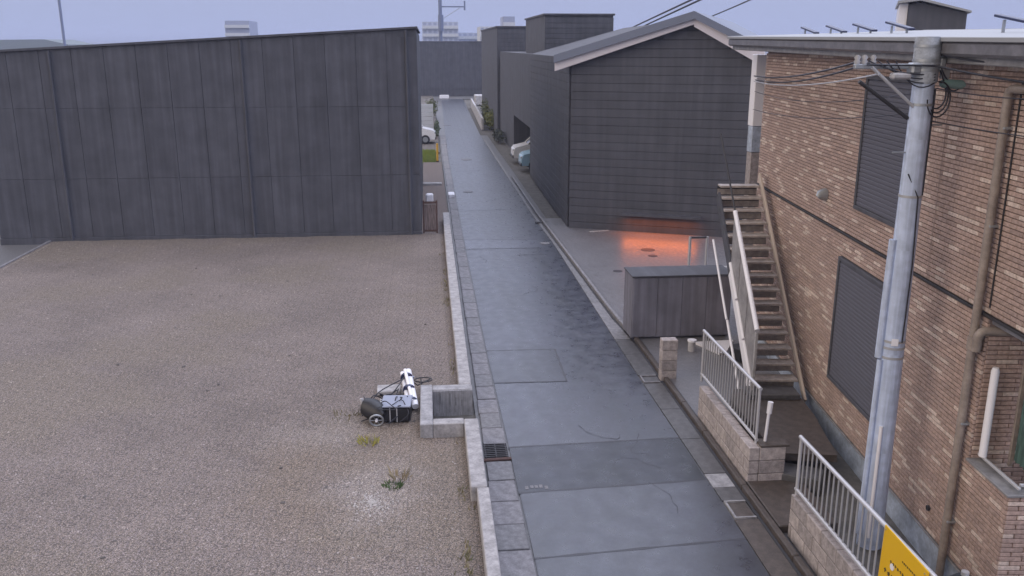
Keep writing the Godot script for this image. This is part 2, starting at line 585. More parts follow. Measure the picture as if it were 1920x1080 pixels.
	while z > -62.0:
		var pitch := 0.605 if z > -45.0 else 1.2
		var zc := z - pitch * 0.5
		if not (zc < -12.15 and zc > -12.85):
			var x0 := 0.73 + rng.randf_range(-0.008, 0.008)
			var x1 := along(road_left, zc) - 0.035 + rng.randf_range(-0.01, 0.01)
			if z > -11.0 and z < -2.0:
				x0 = 0.715
			st = st0()
			box(st, Vector3((x0 + x1) * 0.5, 0.008 + rng.randf_range(-0.006, 0.006), zc), Vector3(x1 - x0, 0.05, pitch - 0.018 - rng.randf() * 0.012), 0.008, Basis(Vector3.UP, rng.randf_range(-0.012, 0.012)))
			put("gutter_slab", st, M.slab if k % 3 else M.slab_dark, gutter)
		z -= pitch
		k += 1
	st = st0()
	for i in 9:
		box(st, Vector3(0.90, 0.012, -12.24 - i * 0.062), Vector3(0.36, 0.022, 0.022))
	for i in 3:
		box(st, Vector3(0.74 + i * 0.16, 0.008, -12.49), Vector3(0.02, 0.02, 0.56))
	put("drain_grate", st, M.iron, gutter)
	put("drain_sill", box_of(Vector3(0.9, 0.006, -12.16), Vector3(0.44, 0.03, 0.07), 0.006, Basis(Vector3.UP, 0.06)), M.rust, gutter)
	# gravel lot, a little higher than the street
	var bumps := noise(FastNoiseLite.TYPE_SIMPLEX, 0.55, 4, 41)
	var patchn := noise(FastNoiseLite.TYPE_SIMPLEX, 0.22, 4, 43)
	var lot_h := func(x, z2): return -0.3 if x > -0.14 and z2 < -12.74 and z2 > -14.15 else 0.195 + 0.022 * bumps.get_noise_2d(x, z2) + 0.02 * smoothstep(-1.2, -0.4, -absf(x + 0.8)) * smoothstep(1.6, 0.2, absf(z2 + 11.0))
	var lot_c := func(x, z2):
		var p: float = patchn.get_noise_2d(x, z2)
		var soil := smoothstep(2.6, 0.6, Vector2(x + 1.0, (z2 + 11.8) * 0.8).length()) * (0.55 + 0.6 * patchn.get_noise_2d(x * 3.0 + 40.0, z2 * 3.0))
		var dust := smoothstep(1.0, 0.1, Vector2(x + 0.80, (z2 + 10.9) * 0.65).length() + 0.25 * patchn.get_noise_2d(x * 6.0, z2 * 6.0)) + 0.6 * smoothstep(0.9, 0.2, Vector2((x + 1.75) * 0.8, z2 + 12.9).length() + 0.4 * patchn.get_noise_2d(x * 5.0 + 9.0, z2 * 5.0))
		var c := Color(0.447, 0.392, 0.362) * (1.0 + 0.17 * p + 0.08 * patchn.get_noise_2d(x * 4.0, z2 * 4.0))
		c = c.lerp(Color(0.45, 0.395, 0.335), clampf(patchn.get_noise_2d(x * 0.8 + 70.0, z2 * 0.8) * 1.6, 0, 0.8))
		c = c.lerp(Color(0.47, 0.395, 0.315), clampf(soil, 0, 0.8))
		c = c.lerp(Color(0.68, 0.63, 0.60), clampf(dust * 0.7, 0, 1))
		return c
	st = st0()
	sheet(st, func(_z): return -11.62, func(z2): return 0.56 if z2 > -10.56 else 0.47, -4.0, -27.9, 90, 150, lot_h, lot_c)
	structure(put("gravel_lot", st, M.gravel), "empty lot of brownish grey gravel")
	# loose stones on it
	var mm := MultiMesh.new()
	mm.transform_format = MultiMesh.TRANSFORM_3D
	mm.use_colors = true
	st = st0()
	var q := [Vector3(1, 0, 0.1), Vector3(0.2, 0.1, 1), Vector3(-0.9, 0, 0.3), Vector3(-0.3, -0.1, -1), Vector3(0.1, 0.62, 0.05)]
	for i in 4:
		tri(st, q[i], q[(i + 1) % 4], q[4], q[i] + q[(i + 1) % 4] + Vector3.UP)
	mm.mesh = st.commit()
	var count := 90000
	mm.instance_count = count
	for i in count:
		var zz := -6.5 - 21.0 * pow(rng.randf(), 1.5)
		var xx := lerpf(minf(-2.0, zz * 0.52), 0.36, rng.randf())
		xx = maxf(xx, -11.5)
		var s := rng.randf_range(0.005, 0.011) * (2.0 if rng.randf() < 0.03 else 1.0)
		var b := Basis(Vector3.UP, rng.randf() * TAU).scaled(Vector3(s, s * rng.randf_range(0.7, 1.2), s * rng.randf_range(0.7, 1.1)))
		if xx > -0.30 and zz < -12.55 and zz > -14.4:
			xx -= 0.9
		mm.set_instance_transform(i, Transform3D(b, Vector3(xx, lot_h.call(xx, zz) - 0.002, zz)))
		var c: Color = lot_c.call(xx, zz)
		var v := rng.randf_range(0.62, 1.12)
		if rng.randf() < 0.025:
			v = rng.randf_range(1.25, 1.6)
		mm.set_instance_color(i, Color(c.r * v * 0.8, c.g * v * 0.78, c.b * v * rng.randf_range(0.72, 0.84)))
	var mi := MultiMeshInstance3D.new()
	mi.name = "gravel"
	mi.multimesh = mm
	mi.material_override = M.stones
	add_child(mi)
	tag(mi, "loose gravel scattered over the empty lot", "gravel")
	mi.set_meta("kind", "stuff")
	# road at the far left with its white edge line
	st = st0()
	sheet(st, func(_z): return -30.0, func(_z): return -11.64, -4.0, -60.0, 4, 20, func(_x, _z): return 0.10, func(_x, _z): return Color.WHITE)
	var side := put("side_road", st, M.asphalt_dry)
	structure(side, "dry asphalt road at the far left edge of the lot")
	put("edge_line", box_of(Vector3(-11.80, 0.104, -20.0), Vector3(0.13, 0.008, 26.0)), M.white, side)
	put("lot_edging", box_of(Vector3(-11.66, 0.12, -16.0), Vector3(0.09, 0.2, 23.8), 0.01), M.slab, side)
	# car park on the right
	var lotn := noise(FastNoiseLite.TYPE_SIMPLEX, 0.6, 3, 51)
	st = st0()
	sheet(st, func(z3): return along(kerb_line, z3) + 0.13, func(_z): return 12.0, -13.0, -31.0, 14, 40, func(_x, _z): return 0.045, func(x, z3):
		var v: float = 0.25 + 0.03 * lotn.get_noise_2d(x, z3)
		return Color(v * 1.03, v, v * 1.08))
	var lot := put("parking_lot", st, M.asphalt_lot)
	structure(lot, "wet asphalt car park beside the outside staircase")
	put("bay_line", box_of(Vector3(7.05, 0.05, -23.4), Vector3(2.5, 0.008, 0.09)), M.paint_white, lot)
	put("bay_line", box_of(Vector3(5.55, 0.05, -28.6), Vector3(0.7, 0.008, 0.12), 0.0, Basis(Vector3.UP, 0.25)), M.paint_white, lot)
	for c in [[5.05, -23.2, 0.13], [6.5, -25.7, 0.22], [6.45, -24.9, 0.14]]:
		st = st0()
		tube(st, [Vector3(c[0], 0.046, c[1]), Vector3(c[0], 0.052, c[1])], [c[2]], 12)
		put("oil_stain", st, M.seam, lot)
	# verge beyond the lot on the left, by the street
	st = st0()
	sheet(st, func(_z): return -0.32, func(_z): return 0.62, -27.9, -46.8, 3, 16, func(_x, _z): return 0.10, func(_x, z3): return Color(0.42, 0.36, 0.33))
	structure(put("dirt_path", st, M.gravel), "bare dirt verge beside the far street")
	st = st0()
	sheet(st, func(_z): return -6.0, func(_z): return 0.62, -52.0, -112.0, 3, 16, func(_x, _z): return 0.02, func(_x, z3): return Color(0.38, 0.36, 0.33))
	structure(put("verge", st, M.gravel), "pale verge left of the far street")

# ------------------------------------------------------------------ right-hand gutter and kerb
func right_gutter() -> void:
	var st := st0()
	strip(st, func(z): return along(road_right, z) - 0.01, func(z): return along(kerb_line, z) + 0.3, -3.0, -62.0, -0.010)
	var g := put("drain_strip", st, M.wet_concrete)
	structure(g, "concrete gutter strip along the right edge of the street")
	var rr := func(z): return along(road_right, z) + 0.012
	var kk := func(z): return along(kerb_line, z) - 0.035
	# gutter slabs in a row
	var cuts := [-6.2, -7.4, -8.6, -10.12, -10.62, -11.0, -11.42, -12.6, -13.8, -15.0, -15.42, -16.6, -17.55, -19.0, -20.4, -21.9, -23.4, -24.9, -26.4, -28.0, -30.0, -32.2, -34.5, -37.0, -40.0, -44.0, -50.0, -60.0]
	for i in cuts.size() - 1:
		var z0: float = cuts[i]
		var z1: float = cuts[i + 1]
		if is_equal_approx(z0, -10.12) or is_equal_approx(z0, -15.0):
			continue
		var m: Material = M.wet_concrete
		if is_equal_approx(z0, -11.0):
			m = M.concrete
		elif is_equal_approx(z0, -17.55) or is_equal_approx(z0, -19.0):
			m = M.slab
		elif z0 > -10.0:
			m = M.wet_brown
		elif z0 < -20.0:
			m = M.slab_dark
		st = st0()
		var poly := [[rr.call(z0), z0 - 0.008], [kk.call(z0), z0 - 0.008], [kk.call(z1), z1 + 0.008], [rr.call(z1), z1 + 0.008]]
		footprint(st, poly, -0.03, 0.004 + rng.randf() * 0.006)
		put("gutter_slab", st, m, g)
	# framed pit with a sunken brown cover, and a smaller one up the street
	for f in [[-10.14, -10.60, 3.875, 4.17, "rail"], [-15.03, -15.39, 3.83, 4.14, "bar"]]:
		st = st0()
		var fw := 0.03
		box(st, Vector3((f[2] + f[3]) * 0.5, 0.008, f[0] - fw * 0.5), Vector3(f[3] - f[2], 0.03, fw))
		box(st, Vector3((f[2] + f[3]) * 0.5, 0.008, f[1] + fw * 0.5), Vector3(f[3] - f[2], 0.03, fw))
		box(st, Vector3(f[2] + fw * 0.5, 0.008, (f[0] + f[1]) * 0.5), Vector3(fw, 0.03, absf(f[1] - f[0]) - fw * 2))
		put("pit_frame", st, M.concrete if f[4] == "rail" else M.slab, g)
		put("pit_cover", box_of(Vector3((f[2] + f[3]) * 0.5 + 0.015, -0.004, (f[0] + f[1]) * 0.5), Vector3(f[3] - f[2] - 0.04, 0.01, absf(f[1] - f[0]) - 0.07)), M.wet_brown if f[4] == "rail" else M.wet_concrete, g)
	# kerb stones, with the dark slot of the drain beside them
	var z := -5.5
	while z > -41.0:
		var L := 1.2 if z < -12.0 else 1.8
		var a := Vector3(along(kerb_line, z), 0, z)
		var b := Vector3(along(kerb_line, z - L), 0, z - L)
		var d := b - a
		st = st0()
		box(st, (a + b) * 0.5 + Vector3(0.055, 0.035, 0), Vector3(0.085, 0.11, L - 0.012), 0.012, Basis(Vector3.UP, atan2(d.x, d.z)))
		put("kerb_stone", st, M.slab if z < -16.5 else M.wet_brown, g)
		st = st0()
		box(st, (a + b) * 0.5 + Vector3(-0.012, -0.0035, 0), Vector3(0.04, 0.03, L), 0.0, Basis(Vector3.UP, atan2(d.x, d.z)))
		put("drain_slot", st, M.iron, g)
		z -= L
	# cross channel with a dark lip far up
	put("cross_grate", box_of(Vector3(3.88, 0.02, -30.4), Vector3(0.5, 0.05, 0.16), 0.01), M.iron, g)
	# ground between the block walls and the brick building
	st = st0()
	sheet(st, func(_z): return 4.40, func(_z): return 6.6, -4.5, -13.4, 6, 16, func(_x, _z): return -0.13, func(_x, _z): return Color.WHITE)
	structure(put("earth", st, M.mud), "dark damp earth between block wall and brick building")

# ------------------------------------------------------------------ low concrete wall with its square recess
func boundary_wall() -> void:
	var t := thing("boundary_wall", "low pale concrete wall between gravel lot and street with a square recess", "wall")
	# capping stones and the wall below them, in cast lengths
	var runs := [[0.415, 0.625, -28.8, -30.55], [0.405, 0.62, -26.9, -28.78], [0.40, 0.62, -24.9, -26.88], [0.395, 0.62, -22.0, -24.88], [0.395, 0.62, -19.6, -21.98], [0.40, 0.62, -17.2, -19.58], [0.405, 0.62, -14.27, -17.18], [0.435, 0.655, -10.58, -12.80], [0.515, 0.675, -7.2, -10.56], [0.515, 0.675, -4.0, -7.18]]
	for r in runs:
		put("wall_length", box_of(Vector3((r[0] + r[1]) * 0.5, 0.2, (r[2] + r[3]) * 0.5), Vector3(r[1] - r[0], 0.42, absf(r[3] - r[2]) - 0.006), 0.012), M.concrete_pale, t)
	# bars of the recess: back, far side, near side
	put("recess_bar", box_of(Vector3(-0.145, 0.205, -13.46), Vector3(0.20, 0.41, 1.66), 0.012), M.concrete, t)
	put("recess_bar", box_of(Vector3(0.293, 0.205, -14.15), Vector3(0.67, 0.405, 0.22), 0.012), M.concrete, t)
	put("recess_bar", box_of(Vector3(0.195, 0.203, -12.74), Vector3(0.475, 0.41, 0.21), 0.012), M.concrete_pale, t)
	put("stained_face", box_of(Vector3(0.295, 0.11, -14.025), Vector3(0.66, 0.56, 0.028)), M.stained, t)
	put("recess_floor", box_of(Vector3(0.295, -0.13, -13.45), Vector3(0.68, 0.04, 1.2)), M.stained, t)
	var st := st0()
	for k in 4:
		box(st, Vector3(0.05 + k * 0.13 + rng.randf() * 0.07, 0.26 - 0.03 * k, -14.009), Vector3(0.010 + rng.randf() * 0.012, 0.08 + rng.randf() * 0.16, 0.005))
	put("rust_streak", st, M.slab_dark, t)

# ------------------------------------------------------------------ long charcoal building at the back of the lot
func warehouse() -> void:
	var t := thing("warehouse", "long charcoal panelled building across the back of the gravel lot", "building")
	var z := -27.95
	var core := PackedVector2Array([Vector2(-13.1, -0.06), Vector2(-0.33, -0.06), Vector2(-0.33, 6.46), Vector2(-13.1, 5.74)])
	var st := st0()
	prism(st, core, Vector3(0, 0, z - 12.0), Vector3.RIGHT, Vector3.UP, Vector3(0, 0, 11.96))
	put("wall", st, M.charcoal_b, t)
	var n := 14
	var mats := [M.charcoal, M.charcoal_b, M.charcoal_c]
	for i in n:
		var x0 := lerpf(-13.12, -0.30, float(i) / n) + 0.006
		var x1 := lerpf(-13.12, -0.30, float(i + 1) / n) - 0.006
		var top0 := lerpf(5.76, 6.48, float(i) / n)
		var top1 := lerpf(5.76, 6.48, float(i + 1) / n)
		for lev in 3:
			var b0: float = [0.30, 2.10, 4.20][lev]
			var a0: float = [2.092, 4.192, top0][lev]
			var a1: float = [2.092, 4.192, top1][lev]
			st = st0()
			prism(st, PackedVector2Array([Vector2(x0, b0), Vector2(x1, b0), Vector2(x1, a1), Vector2(x0, a0)]), Vector3(0, 0, z - 0.04), Vector3.RIGHT, Vector3.UP, Vector3(0, 0, 0.04))
			put("cladding_panel", st, mats[rng.randi() % 3], t)
	for i in 8:
		put("cladding_panel", box_of(Vector3(-0.315, 3.3, z - 0.9 - i * 1.4), Vector3(0.03, 6.2, 1.385)), mats[i % 3], t)
	put("base_course", box_of(Vector3(-6.7, 0.14, z - 0.01), Vector3(12.84, 0.30, 0.1), 0.01), M.charcoal_b, t)
	st = st0()
	prism(st, PackedVector2Array([Vector2(-13.2, 5.765), Vector2(-0.27, 6.49), Vector2(-0.27, 6.55), Vector2(-13.2, 5.83)]), Vector3(0, 0, z - 12.1), Vector3.RIGHT, Vector3.UP, Vector3(0, 0, 12.17))
	put("roof_edge", st, M.charcoal_c, t)
	# gutter and downpipes in the same dark grey
	for x in [-10.98, -5.5, -0.62]:
		var top := lerpf(5.74, 6.48, (x + 13.12) / 12.82)
		var dp := put("downpipe", rod(Vector3(x, 0.1, z + 0.045), Vector3(x, top - 0.02, z + 0.045), 0.04, 10), M.charcoal_b, t)
		for h in [1.2, 3.2, 5.2]:
			put("clip", box_of(Vector3(x, h, z + 0.03), Vector3(0.12, 0.03, 0.06), 0.004), M.charcoal, dp)

# ------------------------------------------------------------------ charcoal houses along the right of the street
func right_houses() -> void:
	var A := Vector3(4.64, 0, -29.3)
	var B := Vector3(10.2, 0, -26.9)
	var ux := (B - A).normalized()
	var inw := Vector3(ux.z, 0, -ux.x)          # away from the viewer
	if inw.z > 0:
		inw = -inw
	var t := thing("gable_house", "charcoal house with a pale edged gable roof behind the car park", "house")
	var mats := [M.charcoal, M.charcoal_b, M.charcoal_c]
	var left_eave := 5.55
	var st := st0()
	# body: front gable drawn back along the street
	var front := [[0.0, -0.06], [6.06, -0.06], [6.06, 5.55], [3.9, 6.78], [0.0, 5.62]]
	var off := Vector3(4.80, 0, -42.2) - A
	var offr := Vector3(11.5, 0, -42.2) - B
	var fp := []
	var bp := []
	for f in front:
		var p: Vector3 = A + ux * f[0] + Vector3.UP * f[1] + inw * 0.05
		fp.append(p)
		bp.append(p + off.lerp(offr, f[0] / 6.06))
	var mid: Vector3 = (A + B) * 0.5 + Vector3(0, 3, -6)
	for i in 5:
		var j := (i + 1) % 5
		var c: Vector3 = (fp[i] + fp[j] + bp[j] + bp[i]) / 4.0
		quad(st, fp[i], fp[j], bp[j], bp[i], c - mid)
	for k in [[0, 1, 2], [0, 2, 3], [0, 3, 4]]:
		tri(st, fp[k[0]], fp[k[1]], fp[k[2]], -inw)
		tri(st, bp[k[0]], bp[k[1]], bp[k[2]], inw)
	put("wall", st, M.charcoal_b, t)
	# siding boards on the gable front, one course after another
	var y := 0.0
	while y < 6.5:
		var h := 0.268
		var x0 := 0.0
		var x1 := 6.06
		if y + h > 5.50:
			x1 = 6.06 - (y + h - 5.50) * (2.16 / 1.28)
			x0 = maxf(0.0, (y + h - 5.55) * (3.9 / 1.18))
		if x1 - x0 < 0.3:
			break
		st = st0()
		var c: Vector3 = A + ux * (x0 + x1) * 0.5 + Vector3.UP * (y + h * 0.5) + inw * 0.02
		box(st, c, Vector3(x1 - x0, h - 0.008, 0.06), 0.008, Basis(ux, Vector3.UP, -inw))
		put("siding_board", st, mats[rng.randi() % 3], t)
		y += h
	# siding on the street side
	for k in 21:
		var yb := k * 0.268 + 0.13
		var a := Vector3(4.625, yb, -29.45)
		var b := Vector3(4.785, yb, -42.15)
		var d := b - a
		put("siding_board", box_of((a + b) * 0.5, Vector3(0.05, 0.26, d.length()), 0.008, Basis(Vector3.UP, atan2(d.x, d.z))), mats[k % 3], t)
	# roof: two slabs with a dark edge over a pale barge board
	var apex := A + ux * 3.89 + Vector3.UP * 7.0 - inw * 0.45
	for s in [[-0.47, 5.70, "l"], [6.05, 5.66, "r"]]:
		var eave: Vector3 = A + ux * s[0] + Vector3.UP * s[1] - inw * 0.45
		if s[2] == "r":
			eave = A + ux * 5.62 + Vector3.UP * 6.16 - inw * 0.45
		var back := inw * 13.5 + Vector3(0, 0, 0)
		var dn := Vector3.DOWN * (0.24 if s[2] == "l" else 0.22)
		st = st0()
		var q := [apex, eave, eave + back, apex + back]
		quad(st, q[0], q[1], q[2], q[3], Vector3.UP)
		quad(st, q[0] + dn, q[1] + dn, q[2] + dn, q[3] + dn, Vector3.DOWN)
		quad(st, q[0], q[1], q[1] + dn, q[0] + dn, -inw)
		quad(st, q[1], q[2], q[2] + dn, q[1] + dn, eave - apex)
		quad(st, q[3], q[2], q[2] + dn, q[3] + dn, inw)
		put("roof", st, M.fascia_grey, t)
		# barge board, hung under the slab's front edge
		st = st0()
		var w := 0.26 if s[2] == "l" else 0.42
		var g := inw * 0.12
		var drop := Vector3.DOWN * w
		var e2: Vector3 = eave if s[2] == "l" else A + ux * 6.02 + Vector3.UP * 6.02 - inw * 0.45
		var bq := [apex + dn + g, e2 + dn + g, e2 + dn + drop + g, apex + dn + drop * 0.55 + g]
		var th := inw * 0.30
		quad(st, bq[0], bq[1], bq[2], bq[3], -inw)
		quad(st, bq[0] + th, bq[1] + th, bq[2] + th, bq[3] + th, inw)
		quad(st, bq[3], bq[2], bq[2] + th, bq[3] + th, Vector3.DOWN)
		quad(st, bq[0], bq[1], bq[1] + th, bq[0] + th, Vector3.UP)
		quad(st, bq[1], bq[2], bq[2] + th, bq[1] + th, eave - apex)
		put("barge_board", st, M.fascia_white, t)
	# small wall lamp that throws the orange light on the wet ground
	var lp: Vector3 = A + ux * 3.1 + Vector3.UP * 0.62 - inw * 0.06
	var lamp := thing("wall_lamp", "hooded orange strip lamp low on the front of the charcoal gable house", "lamp", lp, atan2(-ux.z, ux.x))
	put("hood", box_of(Vector3(0, 0.06, 0.10), Vector3(2.6, 0.025, 0.26), 0.006), M.charcoal, lamp)
	put("hood_lip", box_of(Vector3(0, 0.018, 0.222), Vector3(2.6, 0.07, 0.016), 0.004), M.charcoal, lamp)
	var glow := StandardMaterial3D.new()
	glow.albedo_color = Color(0.9, 0.4, 0.1)
	glow.emission_enabled = true
	glow.emission = Color(1.0, 0.52, 0.16)
	glow.emission_energy_multiplier = 1.0
	put("lamp_tube", box_of(Vector3(0, 0.02, 0.10), Vector3(2.4, 0.025, 0.05), 0.006), glow, lamp)
	var al := AreaLight3D.new()
	al.name = "lamp_light"
	al.light_color = Color(1.0, 0.48, 0.14)
	al.light_energy = 2.7
	al.area_size = Vector2(2.4, 0.05)
	al.area_range = 12.0
	al.shadow_enabled = true
	lamp.add_child(al)
	al.position = Vector3(0, -0.01, 0.11)
	al.rotation_degrees = Vector3(-52, 180, 0)
	# flat roofed block behind it, with a car shelter at its foot
	t = thing("flat_roofed_house", "charcoal flat roofed block rising behind the left slope of the gable house", "house")
	st = st0()
	footprint(st, [[4.92, -52.0], [9.3, -52.0], [9.3, -61.8], [4.92, -61.8]], -0.06, 5.6)
	footprint(st, [[7.6, -43.2], [9.3, -43.2], [9.3, -51.98], [7.6, -51.98]], -0.06, 5.6)
	footprint(st, [[4.88, -43.2], [7.58, -43.2], [7.58, -51.98], [4.88, -51.98]], 2.15, 5.6)
	put("wall", st, M.charcoal_b, t)
	st = st0()
	footprint(st, [[5.60, -43.6], [8.88, -43.6], [8.88, -52.0], [5.60, -52.0]], 5.605, 7.36)
	put("upper_storey", st, M.charcoal, t)
	for k in 7:
		put("siding_board", box_of(Vector3(7.24, 5.73 + k * 0.235, -43.57), Vector3(3.30, 0.227, 0.05), 0.008), mats[k % 3], t)
	put("roof_edge", box_of(Vector3(7.24, 7.41, -47.8), Vector3(3.42, 0.09, 8.6), 0.01), M.charcoal_c, t)
	# the next one, lower, further along
	t = thing("row_house", "charcoal flat roofed house furthest along the right of the street", "house")
	st = st0()
	footprint(st, [[4.75, -62.2], [8.4, -62.2], [8.4, -80.0], [4.75, -80.0]], -0.06, 7.16)
	put("wall", st, M.charcoal_b, t)
	for k in 26:
		put("siding_board", box_of(Vector3(6.575, 0.13 + k * 0.27, -62.17), Vector3(3.66, 0.262, 0.05), 0.008), mats[(k * 2) % 3], t)
	put("roof_edge", box_of(Vector3(6.575, 7.21, -71.1), Vector3(3.8, 0.1, 18.0), 0.01), M.charcoal_c, t)

# ------------------------------------------------------------------ brick building
func brick_tone() -> Color:
	var r := rng.randf()
	var c := Color(0.545, 0.395, 0.345)
	if r < 0.13:
		c = Color(0.80, 0.65, 0.575)
	elif r < 0.30:
		c = Color(0.575, 0.415, 0.36)
	elif r < 0.48:
		c = Color(0.50, 0.365, 0.325)
	var v := rng.randf_range(0.90, 1.10)
	return Color(c.r * v, c.g * v, c.b * v)

func brick_face(list: Array, o: Vector3, u: Vector3, n: Vector3, w: float, h0: float, h1: float, holes: Array) -> void:
	var ph := 0.0525
	var pw := 0.238
	var k := 0
	var y := h0
	while y + ph <= h1 + 0.001:
		var x := -pw * (0.5 if k % 2 else 0.0)
		while x < w:
			var parts := [[maxf(x, 0.0), minf(x + pw, w)]]
			for hl in holes:
				if y + ph * 0.5 > hl[2] and y + ph * 0.5 < hl[3]:
					var next := []
					for p in parts:
						if p[1] <= hl[0] or p[0] >= hl[1]:
							next.append(p)
						else:
							if p[0] < hl[0]:
								next.append([p[0], hl[0]])
							if p[1] > hl[1]:
								next.append([hl[1], p[1]])
					parts = next
			for p in parts:
				if p[1] - p[0] > 0.03:
					list.append([o + u * (p[0] + p[1]) * 0.5 + Vector3.UP * (y + ph * 0.5) - n * 0.008, u, n, p[1] - p[0]])
			x += pw
		y += ph
		k += 1

func brick_building() -> void:
	var t := thing("brick_building", "two storey brown brick apartment building on the right of the street", "building")
	t.transform = block_axes
	var S0 := -4.36
	var S1 := 5.72
	var H := 5.92
	# carcass: behind the bricks, left open where the ground floor recess is
	var st := st0()
	box(st, Vector3(3.52, 3.1 , (S0 + 4.9) * 0.5), Vector3(7.0, 5.6, 4.9 - S0 - 0.03))
	box(st, Vector3(3.52, 4.57, (4.9 + S1) * 0.5), Vector3(7.0, 2.66, S1 - 4.9 - 0.04))
	box(st, Vector3(4.26, 1.75, (4.9 + S1) * 0.5), Vector3(5.5, 2.95, S1 - 4.9 - 0.06))
	box(st, Vector3(0.075, 0.945, (4.9 + S1) * 0.5 - 0.008), Vector3(0.11, 1.33, S1 - 4.9 - 0.05))
	box(st, Vector3(0.82, 0.945, S1 - 0.085), Vector3(1.38, 1.33, 0.11))
	box(st, Vector3(0.78, 0.33, (4.9 + S1) * 0.5 - 0.06), Vector3(1.30, 0.06, S1 - 4.9 - 0.17))
	var wall := put("wall", st, M.mortar, t)
	# plinth
	st = st0()
	box(st, Vector3(3.51, 0.06, (S0 + S1) * 0.5), Vector3(7.0, 0.50, S1 - S0 + 0.02), 0.01)
	put("plinth", st, M.plinth, t)
	put("plinth_trim", box_of(Vector3(-0.012, 0.322, (S0 + S1) * 0.5), Vector3(0.03, 0.022, S1 - S0), 0.004), M.gutter_pale, t)
	# bricks
	var list := []
	var west_holes := [[0.98 - S0, 2.55 - S0, 3.70, 5.60], [0.60 - S0, 2.60 - S0, 0.93, 2.90], [4.9 - S0, 99.0, 1.60, 3.22], [-1.0, 99.0, 3.235, 3.275]]
	brick_face(list, Vector3(0, 0, S0), Vector3(0, 0, 1), Vector3(-1, 0, 0), S1 - S0, 0.34, 5.86, west_holes)
	brick_face(list, Vector3(0, 0, S1), Vector3(1, 0, 0), Vector3(0, 0, 1), 2.2, 0.34, 5.86, [[-1, 99.0, 1.60, 3.22]])
	brick_face(list, Vector3(0.02, 0, 4.90), Vector3(1, 0, 0), Vector3(0, 0, 1), 1.5, 0.36, 3.16, [])
	var sized := []
	for b in list:
		var wp: Vector3 = block_axes * (b[0] as Vector3)
		var wn: Vector3 = block_axes.basis * (b[2] as Vector3)
		var hidden: float = seen_size(wp, wn)
		var bp: Vector3 = b[0]
		if b[2] == Vector3(0, 0, 1) and bp.z < 5.0 and bp.y < 1.7:
			hidden = 0.0
		sized.append([hidden * b[3], b, brick_tone()])
	sized.sort_custom(func(p, q): return p[0] > q[0])
	var meshes := {}
	var tones := {}
	var rest := []
	for i in sized.size():
		var b: Array = sized[i][1]
		var basis := Basis(b[1], Vector3.UP, b[2])
		if basis.determinant() < 0:
			basis = Basis(-b[1], Vector3.UP, b[2])
		if i < 300:
			var key := snappedf(b[3], 0.01)
			if not meshes.has(key):
				meshes[key] = box_of(Vector3.ZERO, Vector3(key - 0.010, 0.0435, 0.03), 0.004).commit()
			var c: Color = sized[i][2]
			var ck := Vector3i((c * 28.0).r as int, (c * 28.0).g as int, (c * 28.0).b as int)
			if not tones.has(ck):
				var bm: StandardMaterial3D = M.brick.duplicate()
				bm.vertex_color_use_as_albedo = false
				bm.albedo_color = c.linear_to_srgb()
				tones[ck] = bm
			var o := MeshInstance3D.new()
			o.mesh = meshes[key]
			o.material_override = tones[ck]
			o.name = "brick" if i == 0 else "brick_%03d" % i
			o.transform = Transform3D(basis, b[0])
			wall.add_child(o)
		else:
			rest.append([Transform3D(basis.scaled_local(Vector3((b[3] - 0.010) / 0.228, 1, 1)), b[0]), sized[i][2]])
	var mm := MultiMesh.new()
	mm.transform_format = MultiMesh.TRANSFORM_3D
	mm.use_colors = true
	mm.mesh = box_of(Vector3.ZERO, Vector3(0.228, 0.0435, 0.03), 0.004).commit()
	mm.instance_count = rest.size()
	for i in rest.size():
		mm.set_instance_transform(i, rest[i][0])
		mm.set_instance_color(i, rest[i][1])
	var mi := MultiMeshInstance3D.new()
	mi.name = "bricks"
	mi.multimesh = mm
	mi.material_override = M.brick
	mi.set_meta("kind", "stuff")
	wall.add_child(mi)
	# floor band and a dark joint below it
	put("floor_band", box_of(Vector3(-0.008, 3.255, (S0 + S1) * 0.5), Vector3(0.04, 0.03, S1 - S0 + 0.02), 0.004), M.iron, t)
	# vertical panel joints
	for s in [3.45]:
		put("panel_joint", box_of(Vector3(-0.0165, 4.55, s), Vector3(0.004, 2.5, 0.008)), M.mortar, t)
	# shuttered windows
	for w in [[0.98, 2.55, 3.70, 5.60], [0.60, 2.60, 0.93, 2.90]]:
		var cz: float = (w[0] + w[1]) * 0.5
		var cy: float = (w[2] + w[3]) * 0.5
		var f := put("window", box_of(Vector3(0.0, cy, cz), Vector3(0.03, w[3] - w[2] - 0.01, w[1] - w[0] - 0.01)), M.dark_window, t)
		st = st0()
		for s in [-1.0, 1.0]:
			box(st, Vector3(-0.012, cy + s * ((w[3] - w[2]) * 0.5 - 0.03), cz), Vector3(0.07, 0.06, w[1] - w[0]), 0.008)
			box(st, Vector3(-0.0135, cy, cz + s * ((w[1] - w[0]) * 0.5 - 0.03)), Vector3(0.067, w[3] - w[2] - 0.12, 0.058), 0.008)
		put("frame", st, M.charcoal_c, f)
		var k := 0
		var y: float = w[2] + 0.065
		while y + 0.05 < w[3] - 0.06:
			put("slat", box_of(Vector3(-0.02, y + 0.03, cz), Vector3(0.02, 0.055, w[1] - w[0] - 0.125), 0.008), M.dark_window, f)
			y += 0.0605
			k += 1
	# vent hood
	st = st0()
	tube(st, [Vector3(-0.01, 3.70, -0.27), Vector3(-0.05, 3.70, -0.27), Vector3(-0.11, 3.685, -0.27), Vector3(-0.14, 3.655, -0.27)], [0.10, 0.10, 0.085, 0.04], 14)
	put("vent_hood", st, M.galv, t)
	# small outlet low on the wall
	st = st0()
	tube(st, [Vector3(-0.005, 0.64, 4.22), Vector3(-0.035, 0.64, 4.22)], [0.035], 10)
	put("outlet", st, M.iron, t)
